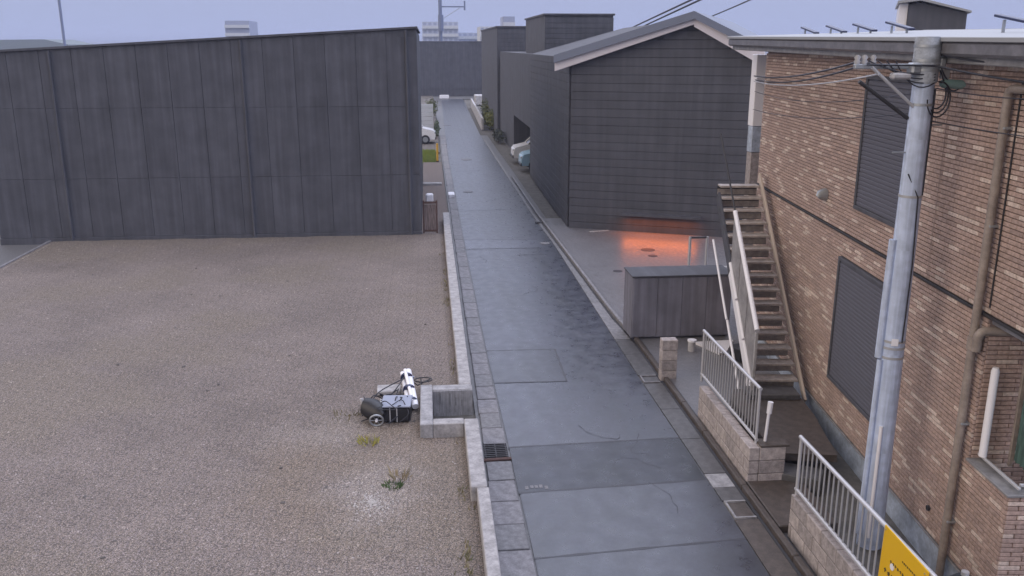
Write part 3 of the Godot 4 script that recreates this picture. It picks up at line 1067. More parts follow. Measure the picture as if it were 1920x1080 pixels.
	# eave: roof sheet, gutter, soffit
	var tilt := Basis(Vector3.RIGHT, 0.010)
	st = st0()
	var slope := Basis(Vector3(0, 0, 1), 0.03)
	box(st, Vector3(1.75, 6.165, 0.3), Vector3(4.4, 0.05, 12.4), 0.006, tilt * slope)
	box(st, Vector3(5.9, 6.165, 0.3), Vector3(4.4, 0.05, 12.4), 0.006, tilt * slope.inverse())
	put("roof", st, M.roof_pale, t)
	st = st0()
	box(st, Vector3(-0.36, 6.005, 0.3), Vector3(0.12, 0.155, 12.42), 0.03, tilt)
	put("gutter", st, M.gutter, t)
	put("fascia", box_of(Vector3(-0.285, 5.90, 0.3), Vector3(0.08, 0.10, 12.38), 0.01, tilt), M.gutter_pale, t)
	put("soffit", box_of(Vector3(0.02, 5.935, 0.3), Vector3(0.52, 0.04, 12.36), 0.004, tilt), M.gutter, t)
	# downpipe, with the elbow at its top and the branch under the upper floor
	var px := -0.075
	st = st0()
	tube(st, bend([Vector3(px, 5.86, 6.1), Vector3(px, 5.60, 6.1), Vector3(px, 5.585, 4.78), Vector3(px, 0.03, 4.78)], 0.10), [0.045], 12)
	var pipe := put("downpipe", st, M.pipe, t)
	st = st0()
	tube(st, bend([Vector3(px, 2.86, 4.86), Vector3(px, 3.09, 4.88), Vector3(0.9, 3.10, 5.0)], 0.09), [0.05], 12)
	put("branch_pipe", st, M.pipe, pipe)
	put("collar", rod(Vector3(px, 2.86, 4.80), Vector3(px, 3.0, 4.80), 0.066, 12), M.pipe, pipe)
	for h in [0.8, 2.0, 4.2, 5.2]:
		put("bracket", box_of(Vector3(-0.05, h, 4.78), Vector3(0.10, 0.025, 0.115), 0.004), M.galv, pipe)
	# dark flashing beside the pipe
	put("corner_strip", box_of(Vector3(-0.014, 4.5, 4.90), Vector3(0.012, 2.3, 0.018)), M.iron, t)
	# recess of the ground floor: coping on the parapet, soffit, back window with a green curtain
	st = st0()
	box(st, Vector3(0.075, 1.622, (4.9 + S1) * 0.5 + 0.02), Vector3(0.22, 0.03, S1 - 4.9 + 0.04), 0.006)
	box(st, Vector3(1.15, 1.6225, S1 - 0.06), Vector3(1.93, 0.029, 0.22), 0.006)
	put("coping", st, M.gutter_pale, t)
	st = st0()
	box(st, Vector3(0.10, 1.685, (4.9 + S1) * 0.5), Vector3(0.03, 0.03, S1 - 4.9), 0.004)
	box(st, Vector3(1.1, 1.685, S1 - 0.09), Vector3(1.9, 0.03, 0.03), 0.004)
	put("parapet_rail", st, M.rail, t)
	put("soffit", box_of(Vector3(0.78, 3.205, (4.9 + S1) * 0.5 + 0.01), Vector3(1.52, 0.05, S1 - 4.9 - 0.02), 0.004), M.gutter, t)
	st = st0()
	var pts := []
	for i in 27:
		pts.append(Vector3(0.40 + 0.022 * sin(i * 1.9), 0, 5.06 + i * 0.024))
	for i in 26:
		quad(st, pts[i] + Vector3(0, 1.68, 0), pts[i + 1] + Vector3(0, 1.68, 0), pts[i + 1] + Vector3(0, 2.95, 0), pts[i] + Vector3(0, 2.95, 0), Vector3(-1, 0, 0))
		quad(st, pts[i] + Vector3(0.012, 1.68, 0), pts[i + 1] + Vector3(0.012, 1.68, 0), pts[i + 1] + Vector3(0.012, 2.95, 0), pts[i] + Vector3(0.012, 2.95, 0), Vector3(1, 0, 0))
	put("curtain", st, M.teal, t)
	put("curtain_frame", box_of(Vector3(0.38, 2.3, 5.035), Vector3(0.05, 1.4, 0.035), 0.006), M.pipe, t)
	# short white pipe standing in the recess
	st = st0()
	tube(st, [Vector3(0.09, 1.70, 5.0), Vector3(0.09, 2.68, 5.0), Vector3(0.09, 2.72, 5.0)], [0.042, 0.042, 0.03], 12)
	put("white_pipe", st, M.white, t)
	# dark slanted rails standing on the roof
	var spots := [-5.75, -4.15, -2.70, -1.20, 2.30, 3.55]
	for k in spots.size():
		var a := thing("roof_rail", ["farthest slanted dark rail on the brick building's roof", "second slanted dark rail from the left on the brick building's roof", "third slanted dark rail from the left on the brick building's roof", "slanted dark rail on the roof just left of the utility pole", "slanted dark rail on the roof just right of the utility pole", "nearest slanted dark rail on the roof at the right edge"][k], "roof rail", block_axes * Vector3(1.25, 6.26, spots[k]), deg_to_rad(-5.4555), "slanted rails on the brick building's roof")
		put("rail", box_of(Vector3(0, 0.05, 0), Vector3(0.10, 0.035, 0.98), 0.006, Basis(Vector3.RIGHT, 0.13)), M.solar, a)
		put("foot", box_of(Vector3(0, -0.03, -0.30), Vector3(0.03, 0.17, 0.03)), M.galv, a)
		put("foot", box_of(Vector3(0, -0.05, 0.30), Vector3(0.03, 0.10, 0.03)), M.galv, a)

# ------------------------------------------------------------------ outside staircase along the brick wall
func staircase() -> void:
	var t := thing("staircase", "steel outside staircase with brown treads climbing along the brick wall", "staircase")
	t.transform = block_axes
	var st: SurfaceTool
	var xl := -0.98
	var s0 := -0.25
	for i in 15:
		var s := s0 - 0.23 * i
		var h := 0.55 + 0.2 * i
		st = st0()
		box(st, Vector3((xl - 0.17) * 0.5, h - 0.02, s - 0.135), Vector3(-xl - 0.22, 0.04, 0.27), 0.006)
		put("tread", st, M.tread, t)
		put("riser", box_of(Vector3((xl - 0.17) * 0.5, h - 0.15, s - 0.235), Vector3(-xl - 0.21, 0.11, 0.012)), M.tread, t)
		put("back_plate", box_of(Vector3((xl - 0.17) * 0.5, h - 0.12, s - 0.262), Vector3(-xl - 0.20, 0.20, 0.012)), M.iron, t)
	# stringers
	var slope := atan2(0.2, 0.23)
	var len := Vector2(3.75, 3.75 * 0.87).length()
	put("stringer", box_of(Vector3(-0.15, 0.33 + 0.87 * 1.81, -0.03 - 1.81), Vector3(0.04, 0.12, len), 0.006, Basis(Vector3.RIGHT, slope)), M.stringer, t)
	put("stringer", box_of(Vector3(xl, 0.22 + 0.87 * 1.0, -0.16 - 1.0), Vector3(0.05, 0.22, 2.62), 0.006, Basis(Vector3.RIGHT, slope)), M.white, t)
	put("upper_stringer", box_of(Vector3(xl, 0.22 + 0.87 * 2.68, -0.16 - 2.68), Vector3(0.05, 0.22, 1.82), 0.006, Basis(Vector3.RIGHT, slope)), M.charcoal, t)
	# side panels in steps, each with a pale trim along its foot
	var segs := [[-0.08, -0.70], [-0.74, -1.34], [-1.38, -2.00]]
	for k in segs.size():
		var a: float = segs[k][0]
		var b: float = segs[k][1]
		var ha := 1.44 + 0.83 * (-0.08 - a)
		var hb := 1.44 + 0.83 * (-0.08 - b)
		var la := ha - 0.86
		var lb := hb - 0.86
		st = st0()
		prism(st, PackedVector2Array([Vector2(a, la), Vector2(b, lb), Vector2(b, hb), Vector2(a, ha)]), Vector3(xl - 0.045, 0, 0), Vector3(0, 0, 1), Vector3.UP, Vector3(0.025, 0, 0))
		put("side_panel", st, M.panel_beige, t)
		st = st0()
		tube(st, [Vector3(xl - 0.055, la - 0.02, a), Vector3(xl - 0.055, lb - 0.02, b)], [0.032], 8)
		put("panel_trim", st, M.white, t)
	put("post", box_of(Vector3(xl - 0.03, 0.90, -0.065), Vector3(0.05, 1.10, 0.05), 0.008), M.offwhite, t)
	st = st0()
	tube(st, [Vector3(xl - 0.03, 1.49, -0.05), Vector3(xl - 0.03, 1.49 + 0.83 * 1.95, -2.00)], [0.042], 10)
	put("handrail", st, M.white, t)
	st = st0()
	tube(st, [Vector3(xl - 0.10, 0.06, -0.45), Vector3(xl - 0.10, 1.13, -1.77)], [0.026], 8)
	tube(st, [Vector3(xl - 0.12, 1.15, -1.75), Vector3(xl - 0.12, 2.33, -3.20)], [0.024], 8)
	put("outer_rail", st, M.white, t)
	st = st0()
	tube(st, [Vector3(xl - 0.03, 3.11, -2.0), Vector3(xl - 0.03, 4.35, -3.5)], [0.018], 8)
	put("upper_rail", st, M.iron, t)
	# landing and the two steps up to it
	var l := thing("entrance_steps", "damp brown concrete landing and steps at the foot of the staircase", "steps")
	st = st0()
	footprint(st, [[4.86, -11.30], [5.70, -11.15], [5.98, -12.6], [6.10, -13.75], [5.05, -13.75], [4.86, -13.3]], 0.24, 0.35)
	put("landing", st, M.wet_brown, l)
	st = st0()
	footprint(st, [[4.95, -11.75], [5.6, -11.6], [5.95, -13.6], [5.2, -13.6]], -0.15, 0.238)
	put("landing_base", st, M.iron, l)
	put("step", box_of(Vector3(5.60, 0.395, -13.42), Vector3(0.84, 0.09, 0.42), 0.01, Basis(Vector3.UP, deg_to_rad(-5.4555))), M.wet_concrete, l)
	put("step", box_of(Vector3(5.12, 0.02, -11.05), Vector3(0.62, 0.33, 0.40), 0.01, Basis(Vector3.UP, -0.5)), M.wet_concrete, l)
	put("step", box_of(Vector3(4.72, -0.03, -10.40), Vector3(0.78, 0.24, 1.25), 0.012), M.wet_brown, l)

# ------------------------------------------------------------------ block walls and railings
func block_wall(called: String, label: String, x: float, z0: float, z1: float, courses: int, thick: float) -> Node3D:
	var t := thing(called, label, "wall")
	var mats := [M.block, M.block_b, M.block_c]
	put("mortar_bed", box_of(Vector3(x + thick * 0.5, courses * 0.1 - 0.055, (z0 + z1) * 0.5), Vector3(thick - 0.012, courses * 0.2 + 0.088, absf(z1 - z0) - 0.012)), M.joint, t)
	for c in courses:
		var z := z0
		if c % 2:
			z = z0 - 0.2
			put("block", box_of(Vector3(x + thick * 0.5, 0.0975 + c * 0.2, z0 - 0.097), Vector3(thick, 0.191, 0.191), 0.008), mats[rng.randi() % 3], t)
		while z > z1 + 0.05:
			var e := maxf(z - 0.4, z1)
			put("block", box_of(Vector3(x + thick * 0.5 + rng.randf_range(-0.002, 0.002), 0.0975 + c * 0.2, (z + e) * 0.5), Vector3(thick, 0.191, z - e - 0.009), 0.008), mats[rng.randi() % 3], t)
			z = e
	return t

func railing(label: String, x: float, z0: float, z1: float, h0: float, h1: float) -> Node3D:
	var t := thing("railing", label, "railing", Vector3.ZERO, 0.0, "pale metal railings on the block walls")
	put("top_rail", rod(Vector3(x, h1, z0 + 0.03), Vector3(x, h1, z1 - 0.03), 0.026, 10), M.rail, t)
	put("bottom_rail", rod(Vector3(x, h0, z0 + 0.03), Vector3(x, h0, z1 - 0.03), 0.024, 10), M.rail, t)
	for z in [z0, z1]:
		put("post", rod(Vector3(x, h0 - 0.12, z), Vector3(x, h1, z), 0.022, 8), M.rail, t)
	var n := int(absf(z1 - z0) / 0.115)
	for i in range(1, n):
		var z := lerpf(z0, z1, float(i) / n)
		put("baluster", rod(Vector3(x, h0, z), Vector3(x, h1, z), 0.0105, 6), M.bar, t)
	return t

func block_walls_and_fences() -> void:
	var w := block_wall("block_wall", "weathered pinkish block wall under the railing in front of the staircase", 4.335, -10.98, -13.36, 3, 0.15)
	var mats := [M.block, M.block_b, M.block_c]
	# return of that wall at its near end
	for c in 3:
		put("block", box_of(Vector3(4.675, 0.0975 + c * 0.2, -11.075), Vector3(0.37, 0.191, 0.19), 0.008), mats[c], w)
	put("wall_cap", box_of(Vector3(4.70, 0.615, -11.09), Vector3(0.42, 0.035, 0.24), 0.008), M.wet_brown, w)
	block_wall("block_wall", "grey block wall under the nearest railing, left of the utility pole", 4.40, -6.0, -9.68, 3, 0.15)
	railing("pale metal railing in front of the staircase landing, farther of the two", 4.48, -11.14, -13.70, 0.66, 1.42)
	railing("pale metal railing carrying the yellow sign, nearest to the viewer", 4.46, -6.2, -9.66, 0.66, 1.36)
	# gate post: slim pale pillar at the entry of the car park
	var g := thing("gate_pillar", "pale pinkish block pillar below the dark enclosure by the street", "pillar")
	for c in 4:
		put("block", box_of(Vector3(4.31, 0.0975 + c * 0.2, -15.2), Vector3(0.29, 0.192, 0.20), 0.008), mats[c % 3], g)
	# short white bollard by the landing
	var b := thing("white_post", "short white post beside the near end of the staircase railing", "post")
	put("shaft", rod(Vector3(4.60, 0.60, -11.12), Vector3(4.63, 1.10, -11.12), 0.022, 10), M.white, b)
	put("head", rod(Vector3(4.63, 1.05, -11.12), Vector3(4.64, 1.22, -11.12), 0.038, 10), M.white, b)
	# yellow sign wired to the near railing
	var s := thing("yellow_sign", "yellow notice board with small dark lettering tied to the near railing", "sign", Vector3(4.415, 0.72, -7.12), deg_to_rad(-90.0))
	put("board", box_of(Vector3(0.0, 0.34, 0), Vector3(0.80, 0.70, 0.012), 0.004, Basis(Vector3(0, 0, 1), -0.03)), M.yellow, s)
	var st := st0()
	for row in [[0.52, 0.16, 11, 0.020], [0.40, 0.0, 9, 0.030], [0.26, -0.05, 7, 0.045], [0.12, 0.0, 10, 0.03]]:
		for k in int(row[2]):
			var x: float = row[1] - row[3] * 1.5 * row[2] * 0.5 + k * row[3] * 1.5
			box(st, Vector3(x, row[0], 0.009), Vector3(row[3] * 0.9, row[3] * 0.22, 0.004))
			box(st, Vector3(x + row[3] * 0.2 * sin(k * 2.0), row[0] - row[3] * 0.1, 0.0095), Vector3(row[3] * 0.22, row[3] * 1.0, 0.004))
			if k % 2:
				box(st, Vector3(x, row[0] - row[3] * 0.4, 0.0092), Vector3(row[3] * 0.8, row[3] * 0.2, 0.004))
	put("lettering", st, M.print, s)
	put("round_mark", rod(Vector3(-0.17, 0.36, 0.004), Vector3(-0.17, 0.36, 0.014), 0.035, 14), M.white, s)
	for c in [[-0.36, 0.66], [0.36, 0.63], [-0.36, 0.04], [0.36, 0.02]]:
		put("tie", rod(Vector3(c[0], c[1], -0.03), Vector3(c[0], c[1], 0.012), 0.008, 6), M.galv, s)
	# dark domed vessel and a pale stone at the foot of the downpipe
	var d := thing("domed_tank", "dark grey domed tank at the foot of the beige downpipe", "tank", Vector3(5.50, -0.1, -7.75))
	st = st0()
	tube(st, [Vector3(0, 0, 0), Vector3(0, 0.40, 0), Vector3(0, 0.52, 0), Vector3(0, 0.62, 0), Vector3(0, 0.70, 0), Vector3(0, 0.73, 0)], [0.24, 0.24, 0.22, 0.17, 0.09, 0.03], 20)
	put("body", st, M.dome, d)
	put("cap", rod(Vector3(0, 0.72, 0), Vector3(0, 0.77, 0), 0.04, 12), M.rail, d)
	put("rim", rod(Vector3(0, 0.38, 0), Vector3(0, 0.41, 0), 0.248, 20), M.black, d)
	var ps := put("stone_block", box_of(Vector3(5.62, 0.20, -7.25), Vector3(0.30, 0.36, 0.25), 0.02, Basis(Vector3.UP, 0.3)), M.concrete_pale)
	tag(ps, "pale stone block under the brick parapet at the lower right edge", "stone")

# ------------------------------------------------------------------ utility pole
func utility_pole() -> void:
	var t := thing("utility_pole", "tall grey concrete utility pole in front of the brick building", "utility pole", Vector3(5.395, 0, -9.5))
	var st := st0()
	tube(st, [Vector3(0, -0.20, 0), Vector3(0, 2.0, 0), Vector3(0, 4.0, 0), Vector3(0, 5.78, 0)], [0.152, 0.138, 0.124, 0.112], 28)
	put("shaft", st, M.pole, t)
	st = st0()
	tube(st, [Vector3(0, 5.60, 0), Vector3(0, 5.62, 0), Vector3(0, 6.07, 0), Vector3(0, 6.09, 0)], [0.12, 0.137, 0.137, 0.12], 24)
	put("sleeve", st, M.pole_cap, t)
	for h in [5.98, 5.83, 5.73, 5.36, 4.35, 2.64, 2.56, 2.44]:
		var r := lerpf(0.152, 0.112, h / 5.8) + 0.006
		if h > 5.6:
			r = 0.143
		put("steel_band", rod(Vector3(0, h, 0), Vector3(0, h + 0.028, 0), r, 24), M.galv if h > 5.0 else M.bar, t)
	put("white_tag", box_of(Vector3(-0.05, 2.66, 0.135), Vector3(0.075, 0.085, 0.01), 0.003, Basis(Vector3.UP, -0.35)), M.white, t)
	# cable guards up the street side and a thin dark cable
	put("cable_guard", rod(Vector3(-0.168, 0.12, 0.03), Vector3(-0.15, 2.42, 0.03), 0.034, 10), M.pole, t)
	put("cable_guard", rod(Vector3(-0.158, 2.44, 0.0), Vector3(-0.142, 3.86, 0.0), 0.045, 10), M.pole, t)
	put("cable_guard", rod(Vector3(-0.10, 0.12, 0.14), Vector3(-0.09, 1.6, 0.125), 0.022, 8), M.white, t)
	st = st0()
	tube(st, [Vector3(0.03, 2.66, 0.145), Vector3(0.05, 3.6, 0.128), Vector3(0.02, 4.36, 0.128), Vector3(-0.10, 4.62, 0.08)], [0.008], 6)
	tube(st, [Vector3(0.09, 4.38, 0.085), Vector3(0.10, 5.55, 0.075)], [0.011], 6)
	put("cable", st, M.cable, t)
	# bracket arm towards the street, with insulators and braces
	var d := Vector3(-1.0, 0.0, 0.0)
	put("bracket_arm", box_of(Vector3(-0.40, 5.78, 0), Vector3(0.82, 0.055, 0.055), 0.008), M.galv, t)
	put("arm_brace", rod(Vector3(-0.62, 5.77, 0.03), Vector3(-0.10, 5.35, 0.03), 0.018, 8), M.rail, t)
	put("arm_brace", rod(Vector3(-0.72, 5.62, -0.03), Vector3(-0.12, 5.22, -0.03), 0.022, 8), M.iron, t)
	for x in [-0.60, -0.70, -0.78]:
		st = st0()
		tube(st, [Vector3(x, 5.80, 0), Vector3(x, 5.83, 0), Vector3(x, 5.85, 0), Vector3(x, 5.875, 0), Vector3(x, 5.90, 0)], [0.02, 0.038, 0.024, 0.036, 0.015], 10)
		put("insulator", st, M.offwhite, t)
	put("arm_clamp", box_of(Vector3(-0.14, 5.76, 0.03), Vector3(0.12, 0.12, 0.14), 0.02), M.galv, t)
	put("arm_clamp", box_of(Vector3(0.15, 5.80, 0.03), Vector3(0.08, 0.16, 0.12), 0.02), M.galv, t)
	put("terminal_box", box_of(Vector3(-0.30, 5.68, 0.05), Vector3(0.22, 0.07, 0.10), 0.02), M.offwhite, t)
	put("step_bolt", rod(Vector3(0.10, 5.15, 0.0), Vector3(0.27, 5.15, 0.0), 0.010, 6), M.galv, t)
	put("step_bolt", rod(Vector3(-0.10, 4.85, 0.0), Vector3(-0.27, 4.85, 0.0), 0.010, 6), M.galv, t)
	st = st0()
	for k in 4:
		var a0 := Vector3(-0.66 + 0.1 * k, 5.84, 0.02)
		tube(st, sag(a0, Vector3(0.05, 5.70 - 0.03 * k, 0.13), 0.05 + 0.03 * k, 8), [0.007], 5)
	put("jumper_wire", st, M.cable, t)
	st = st0()
	tube(st, sag(Vector3(0.12, 5.78, 0.09), Vector3(0.34, 5.60, 0.07), 0.06, 8), [0.008], 5)
	tube(st, sag(Vector3(0.12, 5.74, 0.09), Vector3(0.42, 5.60, 0.07), 0.14, 8), [0.008], 5)
	put("jumper_wire", st, M.cable, t)
	# splice closure and a coil of cable on the far side
	st = st0()
	tube(st, [Vector3(0.16, 5.60, 0.06), Vector3(0.19, 5.60, 0.06), Vector3(0.40, 5.585, 0.06), Vector3(0.44, 5.58, 0.06)], [0.03, 0.05, 0.05, 0.02], 12)
	put("splice_closure", st, M.green_box, t)
	put("clamp", box_of(Vector3(0.20, 5.70, 0.05), Vector3(0.10, 0.10, 0.05), 0.01), M.galv, t)
	st = st0()
	for k in 3:
		var pts := []
		for i in 19:
			var a := i / 18.0 * PI * 1.5
			pts.append(Vector3(0.13 + (0.10 + k * 0.015) * sin(a), 5.62 - 0.18 * (1 - cos(a)) * (0.8 + 0.12 * k), 0.07 + 0.02 * k))
		tube(st, pts, [0.009], 6)
	put("cable_coil", st, M.cable, t)

# ------------------------------------------------------------------ dark enclosure in the car park
func refuse_enclosure() -> void:
	var t := thing("refuse_enclosure", "charcoal boxed refuse enclosure at the car park entrance by the street", "enclosure")
	var z := -17.4
	put("body", box_of(Vector3(5.17, 0.74, z - 0.40), Vector3(2.12, 1.34, 0.74), 0.01), M.charcoal_d, t)
	for k in 4:
		put("front_panel", box_of(Vector3(4.13 + 0.26 + k * 0.52, 0.735, z - 0.015), Vector3(0.512, 1.28, 0.03), 0.006), M.charcoal_d, t)
	put("lid", box_of(Vector3(5.17, 1.405, z - 0.38), Vector3(2.16, 0.035, 0.82), 0.008), M.charcoal_b, t)
	for x in [4.2, 6.14]:
		put("foot", box_of(Vector3(x, 0.06, z - 0.1), Vector3(0.06, 0.06, 0.06)), M.iron, t)
	# pipe frame behind it
	var f := thing("pipe_frame", "pale upright pipe frame standing behind the charcoal enclosure", "frame")
	for x in [6.06, 6.47]:
		put("upright", rod(Vector3(x, 0.045, -20.0), Vector3(x, 1.66, -20.0), 0.032, 10), M.rail, f)
	put("crossbar", rod(Vector3(6.06, 1.64, -20.0), Vector3(6.47, 1.64, -20.0), 0.026, 8), M.charcoal, f)
	# white boards lying in front
	var b := thing("white_board", "white triangular board lying behind the staircase railing", "board")
	var st := st0()
	prism(st, PackedVector2Array([Vector2(5.35, -17.0), Vector2(6.20, -17.05), Vector2(5.82, -16.35), Vector2(5.66, -16.25)]), Vector3(0, 0.05, 0), Vector3.RIGHT, Vector3(0, 0, 1), Vector3(0, 0.045, 0))
	put("sheet", st, M.white, b)
	var k := put("black_crate", box_of(Vector3(6.0, 0.19, -16.0), Vector3(0.34, 0.28, 0.36), 0.03, Basis(Vector3.UP, 0.4)), M.black)
	tag(k, "small black crate on the ground beside the white triangular board", "crate")
	var c := thing("water_pipe_stub", "short pale pipe stub standing on wet ground beside the white board", "pipe", Vector3(5.18, 0.045, -16.6))
	put("stub", rod(Vector3.ZERO, Vector3(0, 0.20, 0), 0.075, 14), M.offwhite, c)
	put("stub_cap", rod(Vector3(0, 0.20, 0), Vector3(0, 0.235, 0), 0.09, 14), M.white, c)

# ------------------------------------------------------------------ things lying on the gravel
func tuft(label: String, at: Vector3, n: int, h: float, spread: float, ca: Color, cb: Color, called: String) -> void:
	var st := st0()
	for i in n:
		var a := rng.randf() * TAU
		var r := spread * sqrt(rng.randf())
		var p := Vector3(cos(a) * r, 0, sin(a) * r)
		var lean := Vector3(cos(a) * 0.5 + rng.randf_range(-0.4, 0.4), 1.0, sin(a) * 0.5 + rng.randf_range(-0.4, 0.4)).normalized() * h * rng.randf_range(0.5, 1.1)
		var side := lean.cross(Vector3(cos(a + 1.3), 0, sin(a + 1.3))).normalized() * 0.009
		var c := ca.lerp(cb, rng.randf())
		quad(st, p - side, p + side, p + lean * 0.6 + side * 0.8 + Vector3(0, 0.0, 0), p + lean * 0.6 - side * 0.8, Vector3(0, 0.3, 1), c)
		tri(st, p + lean * 0.6 - side * 0.8, p + lean * 0.6 + side * 0.8, p + lean + Vector3.DOWN * h * 0.12, Vector3(0, 0.3, 1), c)
	var o := put(called, st, M.leaf)
	o.position = at
	tag(o, label, "weed")

func lot_clutter() -> void:
	var noise_line := noise(FastNoiseLite.TYPE_SIMPLEX, 0.6, 2, 77)
	# pale slabs
	var o := put("stone_slab", box_of(Vector3(-0.80, 0.235, -14.55), Vector3(0.40, 0.07, 0.34), 0.012, Basis(Vector3.UP, 0.03)), M.concrete_pale)
	tag(o, "pale stone slab lying on gravel behind the white tubes", "slab")
	o = put("stone_slab", box_of(Vector3(-0.72, 0.225, -14.08), Vector3(0.42, 0.06, 0.12), 0.012, Basis(Vector3.UP, -0.03)), M.concrete)
	tag(o, "narrow pale stone strip lying just in front of the stone slab", "slab")
	# white tubes bound together
	var t := thing("tube_bundle", "bundle of white tubes tied with dark straps leaning beside the recess", "tubes", Vector3(-0.43, 0.2, -14.05))
	for p in [[-0.055, 0.0, 0.040, 0.98], [0.045, 0.03, 0.055, 1.0], [-0.005, 0.09, 0.03, 0.8]]:
		put("tube", rod(Vector3(p[0] - 0.07, 0.34 + p[1], -0.50 * p[3]), Vector3(p[0] + 0.06, 0.06 + p[1], 0.42 * p[3]), p[2], 12), M.white, t)
	for k in 3:
		var c := Vector3(-0.05 + 0.045 * k, 0.31 - 0.10 * k, -0.32 + 0.30 * k)
		put("strap", rod(c + Vector3(-0.0, 0.006, -0.025), c + Vector3(0.0, -0.006, 0.025), 0.105, 12), M.solar, t)
	put("stand", rod(Vector3(-0.09, 0.0, -0.42), Vector3(-0.07, 0.33, -0.44), 0.03, 8), M.black, t)
	# black box with a grey lid
	t = thing("storage_box", "black box with a flat grey lid lying by the concrete recess", "box", Vector3(-0.62, 0.2, -13.42), -0.06)
	put("body", box_of(Vector3(0, 0.13, 0), Vector3(0.46, 0.26, 0.42), 0.03), M.black, t)
	put("lid", box_of(Vector3(0, 0.275, -0.01), Vector3(0.48, 0.03, 0.48), 0.012), M.lid_grey, t)
	for x in [-0.09, 0.02]:
		put("strap", box_of(Vector3(x, 0.13, 0.216), Vector3(0.016, 0.24, 0.012), 0.003), M.rail, t)
	# wheeled black bundle
	t = thing("wheeled_bag", "rounded black bag with a small spoked wheel left of the box", "bag", Vector3(-0.98, 0.2, -13.28))
	var st := st0()
	tube(st, [Vector3(-0.16, 0.20, -0.16), Vector3(-0.12, 0.21, -0.13), Vector3(-0.02, 0.20, -0.05), Vector3(0.10, 0.17, 0.06), Vector3(0.16, 0.15, 0.11)], [0.05, 0.15, 0.17, 0.14, 0.04], 14)
	put("bag", st, M.black, t)
	st = st0()
	var ring := []
	for i in 21:
		var a := TAU * i / 20.0
		ring.append(Vector3(0.05 + cos(a) * 0.105, 0.105 + sin(a) * 0.105, 0.19 + 0.04 * sin(a)))
	tube(st, ring, [0.016], 8, false)
	put("wheel_rim", st, M.galv, t)
	for i in 6:
		var a := TAU * i / 6.0
		put("spoke", rod(Vector3(0.05, 0.105, 0.19), Vector3(0.05 + cos(a) * 0.10, 0.105 + sin(a) * 0.10, 0.19 + 0.038 * sin(a)), 0.005, 5), M.galv, t)
	put("hub", rod(Vector3(0.05, 0.105, 0.165), Vector3(0.05, 0.105, 0.215), 0.022, 10), M.white, t)
	put("handle", rod(Vector3(-0.17, 0.18, -0.14), Vector3(-0.20, 0.34, -0.17), 0.03, 8), M.offwhite, t)
	o = put("crumpled_sheet", box_of(Vector3(-0.92, 0.30, -13.62), Vector3(0.26, 0.10, 0.20), 0.04, Basis.from_euler(Vector3(0.3, 0.7, 0.2))), M.bar)
	tag(o, "grey crumpled lump wedged between the black bag and the stone strip", "scrap")
	for k in 3:
		o = put("small_pack", box_of(Vector3(-0.86 + 0.15 * k, 0.245 + 0.03 * k, -13.86 + 0.05 * k), Vector3(0.14, 0.09, 0.11), 0.02, Basis.from_euler(Vector3(0.2 * k, 0.8 * k, 0.15))), [M.black, M.lid_grey, M.bar][k])
		tag(o, ["small black pack under the wires left of the white tubes", "small blue grey pack under the wires nearest the middle", "small pale grey pack touching the foot of the white tubes"][k], "pack")
	o = put("blue_canister", rod(Vector3(-0.52, 0.26, -14.42), Vector3(-0.40, 0.52, -14.46), 0.06, 12), M.lid_grey)
	tag(o, "blue grey canister standing behind the top of the white tubes", "canister")
	# dark wires thrown over everything
	st = st0()
	tube(st, bend([Vector3(-1.12, 0.24, -13.75), Vector3(-0.95, 0.42, -14.0), Vector3(-0.70, 0.52, -14.1), Vector3(-0.48, 0.55, -14.3)], 0.12), [0.010], 6)
	tube(st, bend([Vector3(-1.05, 0.30, -13.55), Vector3(-0.82, 0.34, -13.75), Vector3(-0.62, 0.50, -14.0), Vector3(-0.50, 0.56, -14.35)], 0.12), [0.010], 6)
	tube(st, bend([Vector3(-1.18, 0.22, -13.5), Vector3(-1.02, 0.28, -13.9), Vector3(-0.78, 0.26, -13.85), Vector3(-0.72, 0.24, -13.6)], 0.12), [0.012], 6)
	for k in 9:
		var wp := []
		var c0 := Vector3(rng.randf_range(-1.1, -0.5), 0.22, rng.randf_range(-14.1, -13.1))
		for q in 6:
			wp.append(c0 + Vector3(rng.randf_range(-0.22, 0.22), rng.randf_range(0.0, 0.34), rng.randf_range(-0.25, 0.25)))
		tube(st, bend(wp, 0.07), [0.007 + 0.004 * rng.randf()], 6)
	o = put("loose_wire", st, M.cable)
	tag(o, "tangle of dark wire thrown across the box and tubes", "wire")
	st = st0()
	ring = []
	for i in 25:
		var a := TAU * i / 24.0 * 0.93
		ring.append(Vector3(-0.20 + cos(a) * 0.15, 0.40 + sin(a) * 0.035, -14.55 + sin(a) * 0.20))
	tube(st, ring, [0.012], 6)
	tube(st, [ring[24], Vector3(-0.30, 0.36, -14.4), Vector3(-0.40, 0.44, -14.42)], [0.012], 6)
	tube(st, [Vector3(-0.20, 0.20, -14.36), ring[18]], [0.010], 6)
	o = put("wire_hoop", st, M.iron)
	tag(o, "dark wire hoop sticking out right of the white tubes", "hoop")
	# weeds and a patch of broken pale rubble
	tuft("yellowing grass tuft in front of the wheeled bag", Vector3(-1.02, 0.2, -12.5), 60, 0.13, 0.15, Color(0.36, 0.32, 0.07), Color(0.28, 0.27, 0.08), "grass_tuft")
	tuft("small dark green weed on the bare patch near the pale wall", Vector3(-0.60, 0.2, -11.05), 90, 0.10, 0.12, Color(0.06, 0.11, 0.035), Color(0.10, 0.15, 0.05), "weed")
	tuft("dry straw stems standing behind the green weed", Vector3(-0.52, 0.2, -11.3), 34, 0.24, 0.13, Color(0.34, 0.28, 0.18), Color(0.22, 0.18, 0.12), "dry_weed")
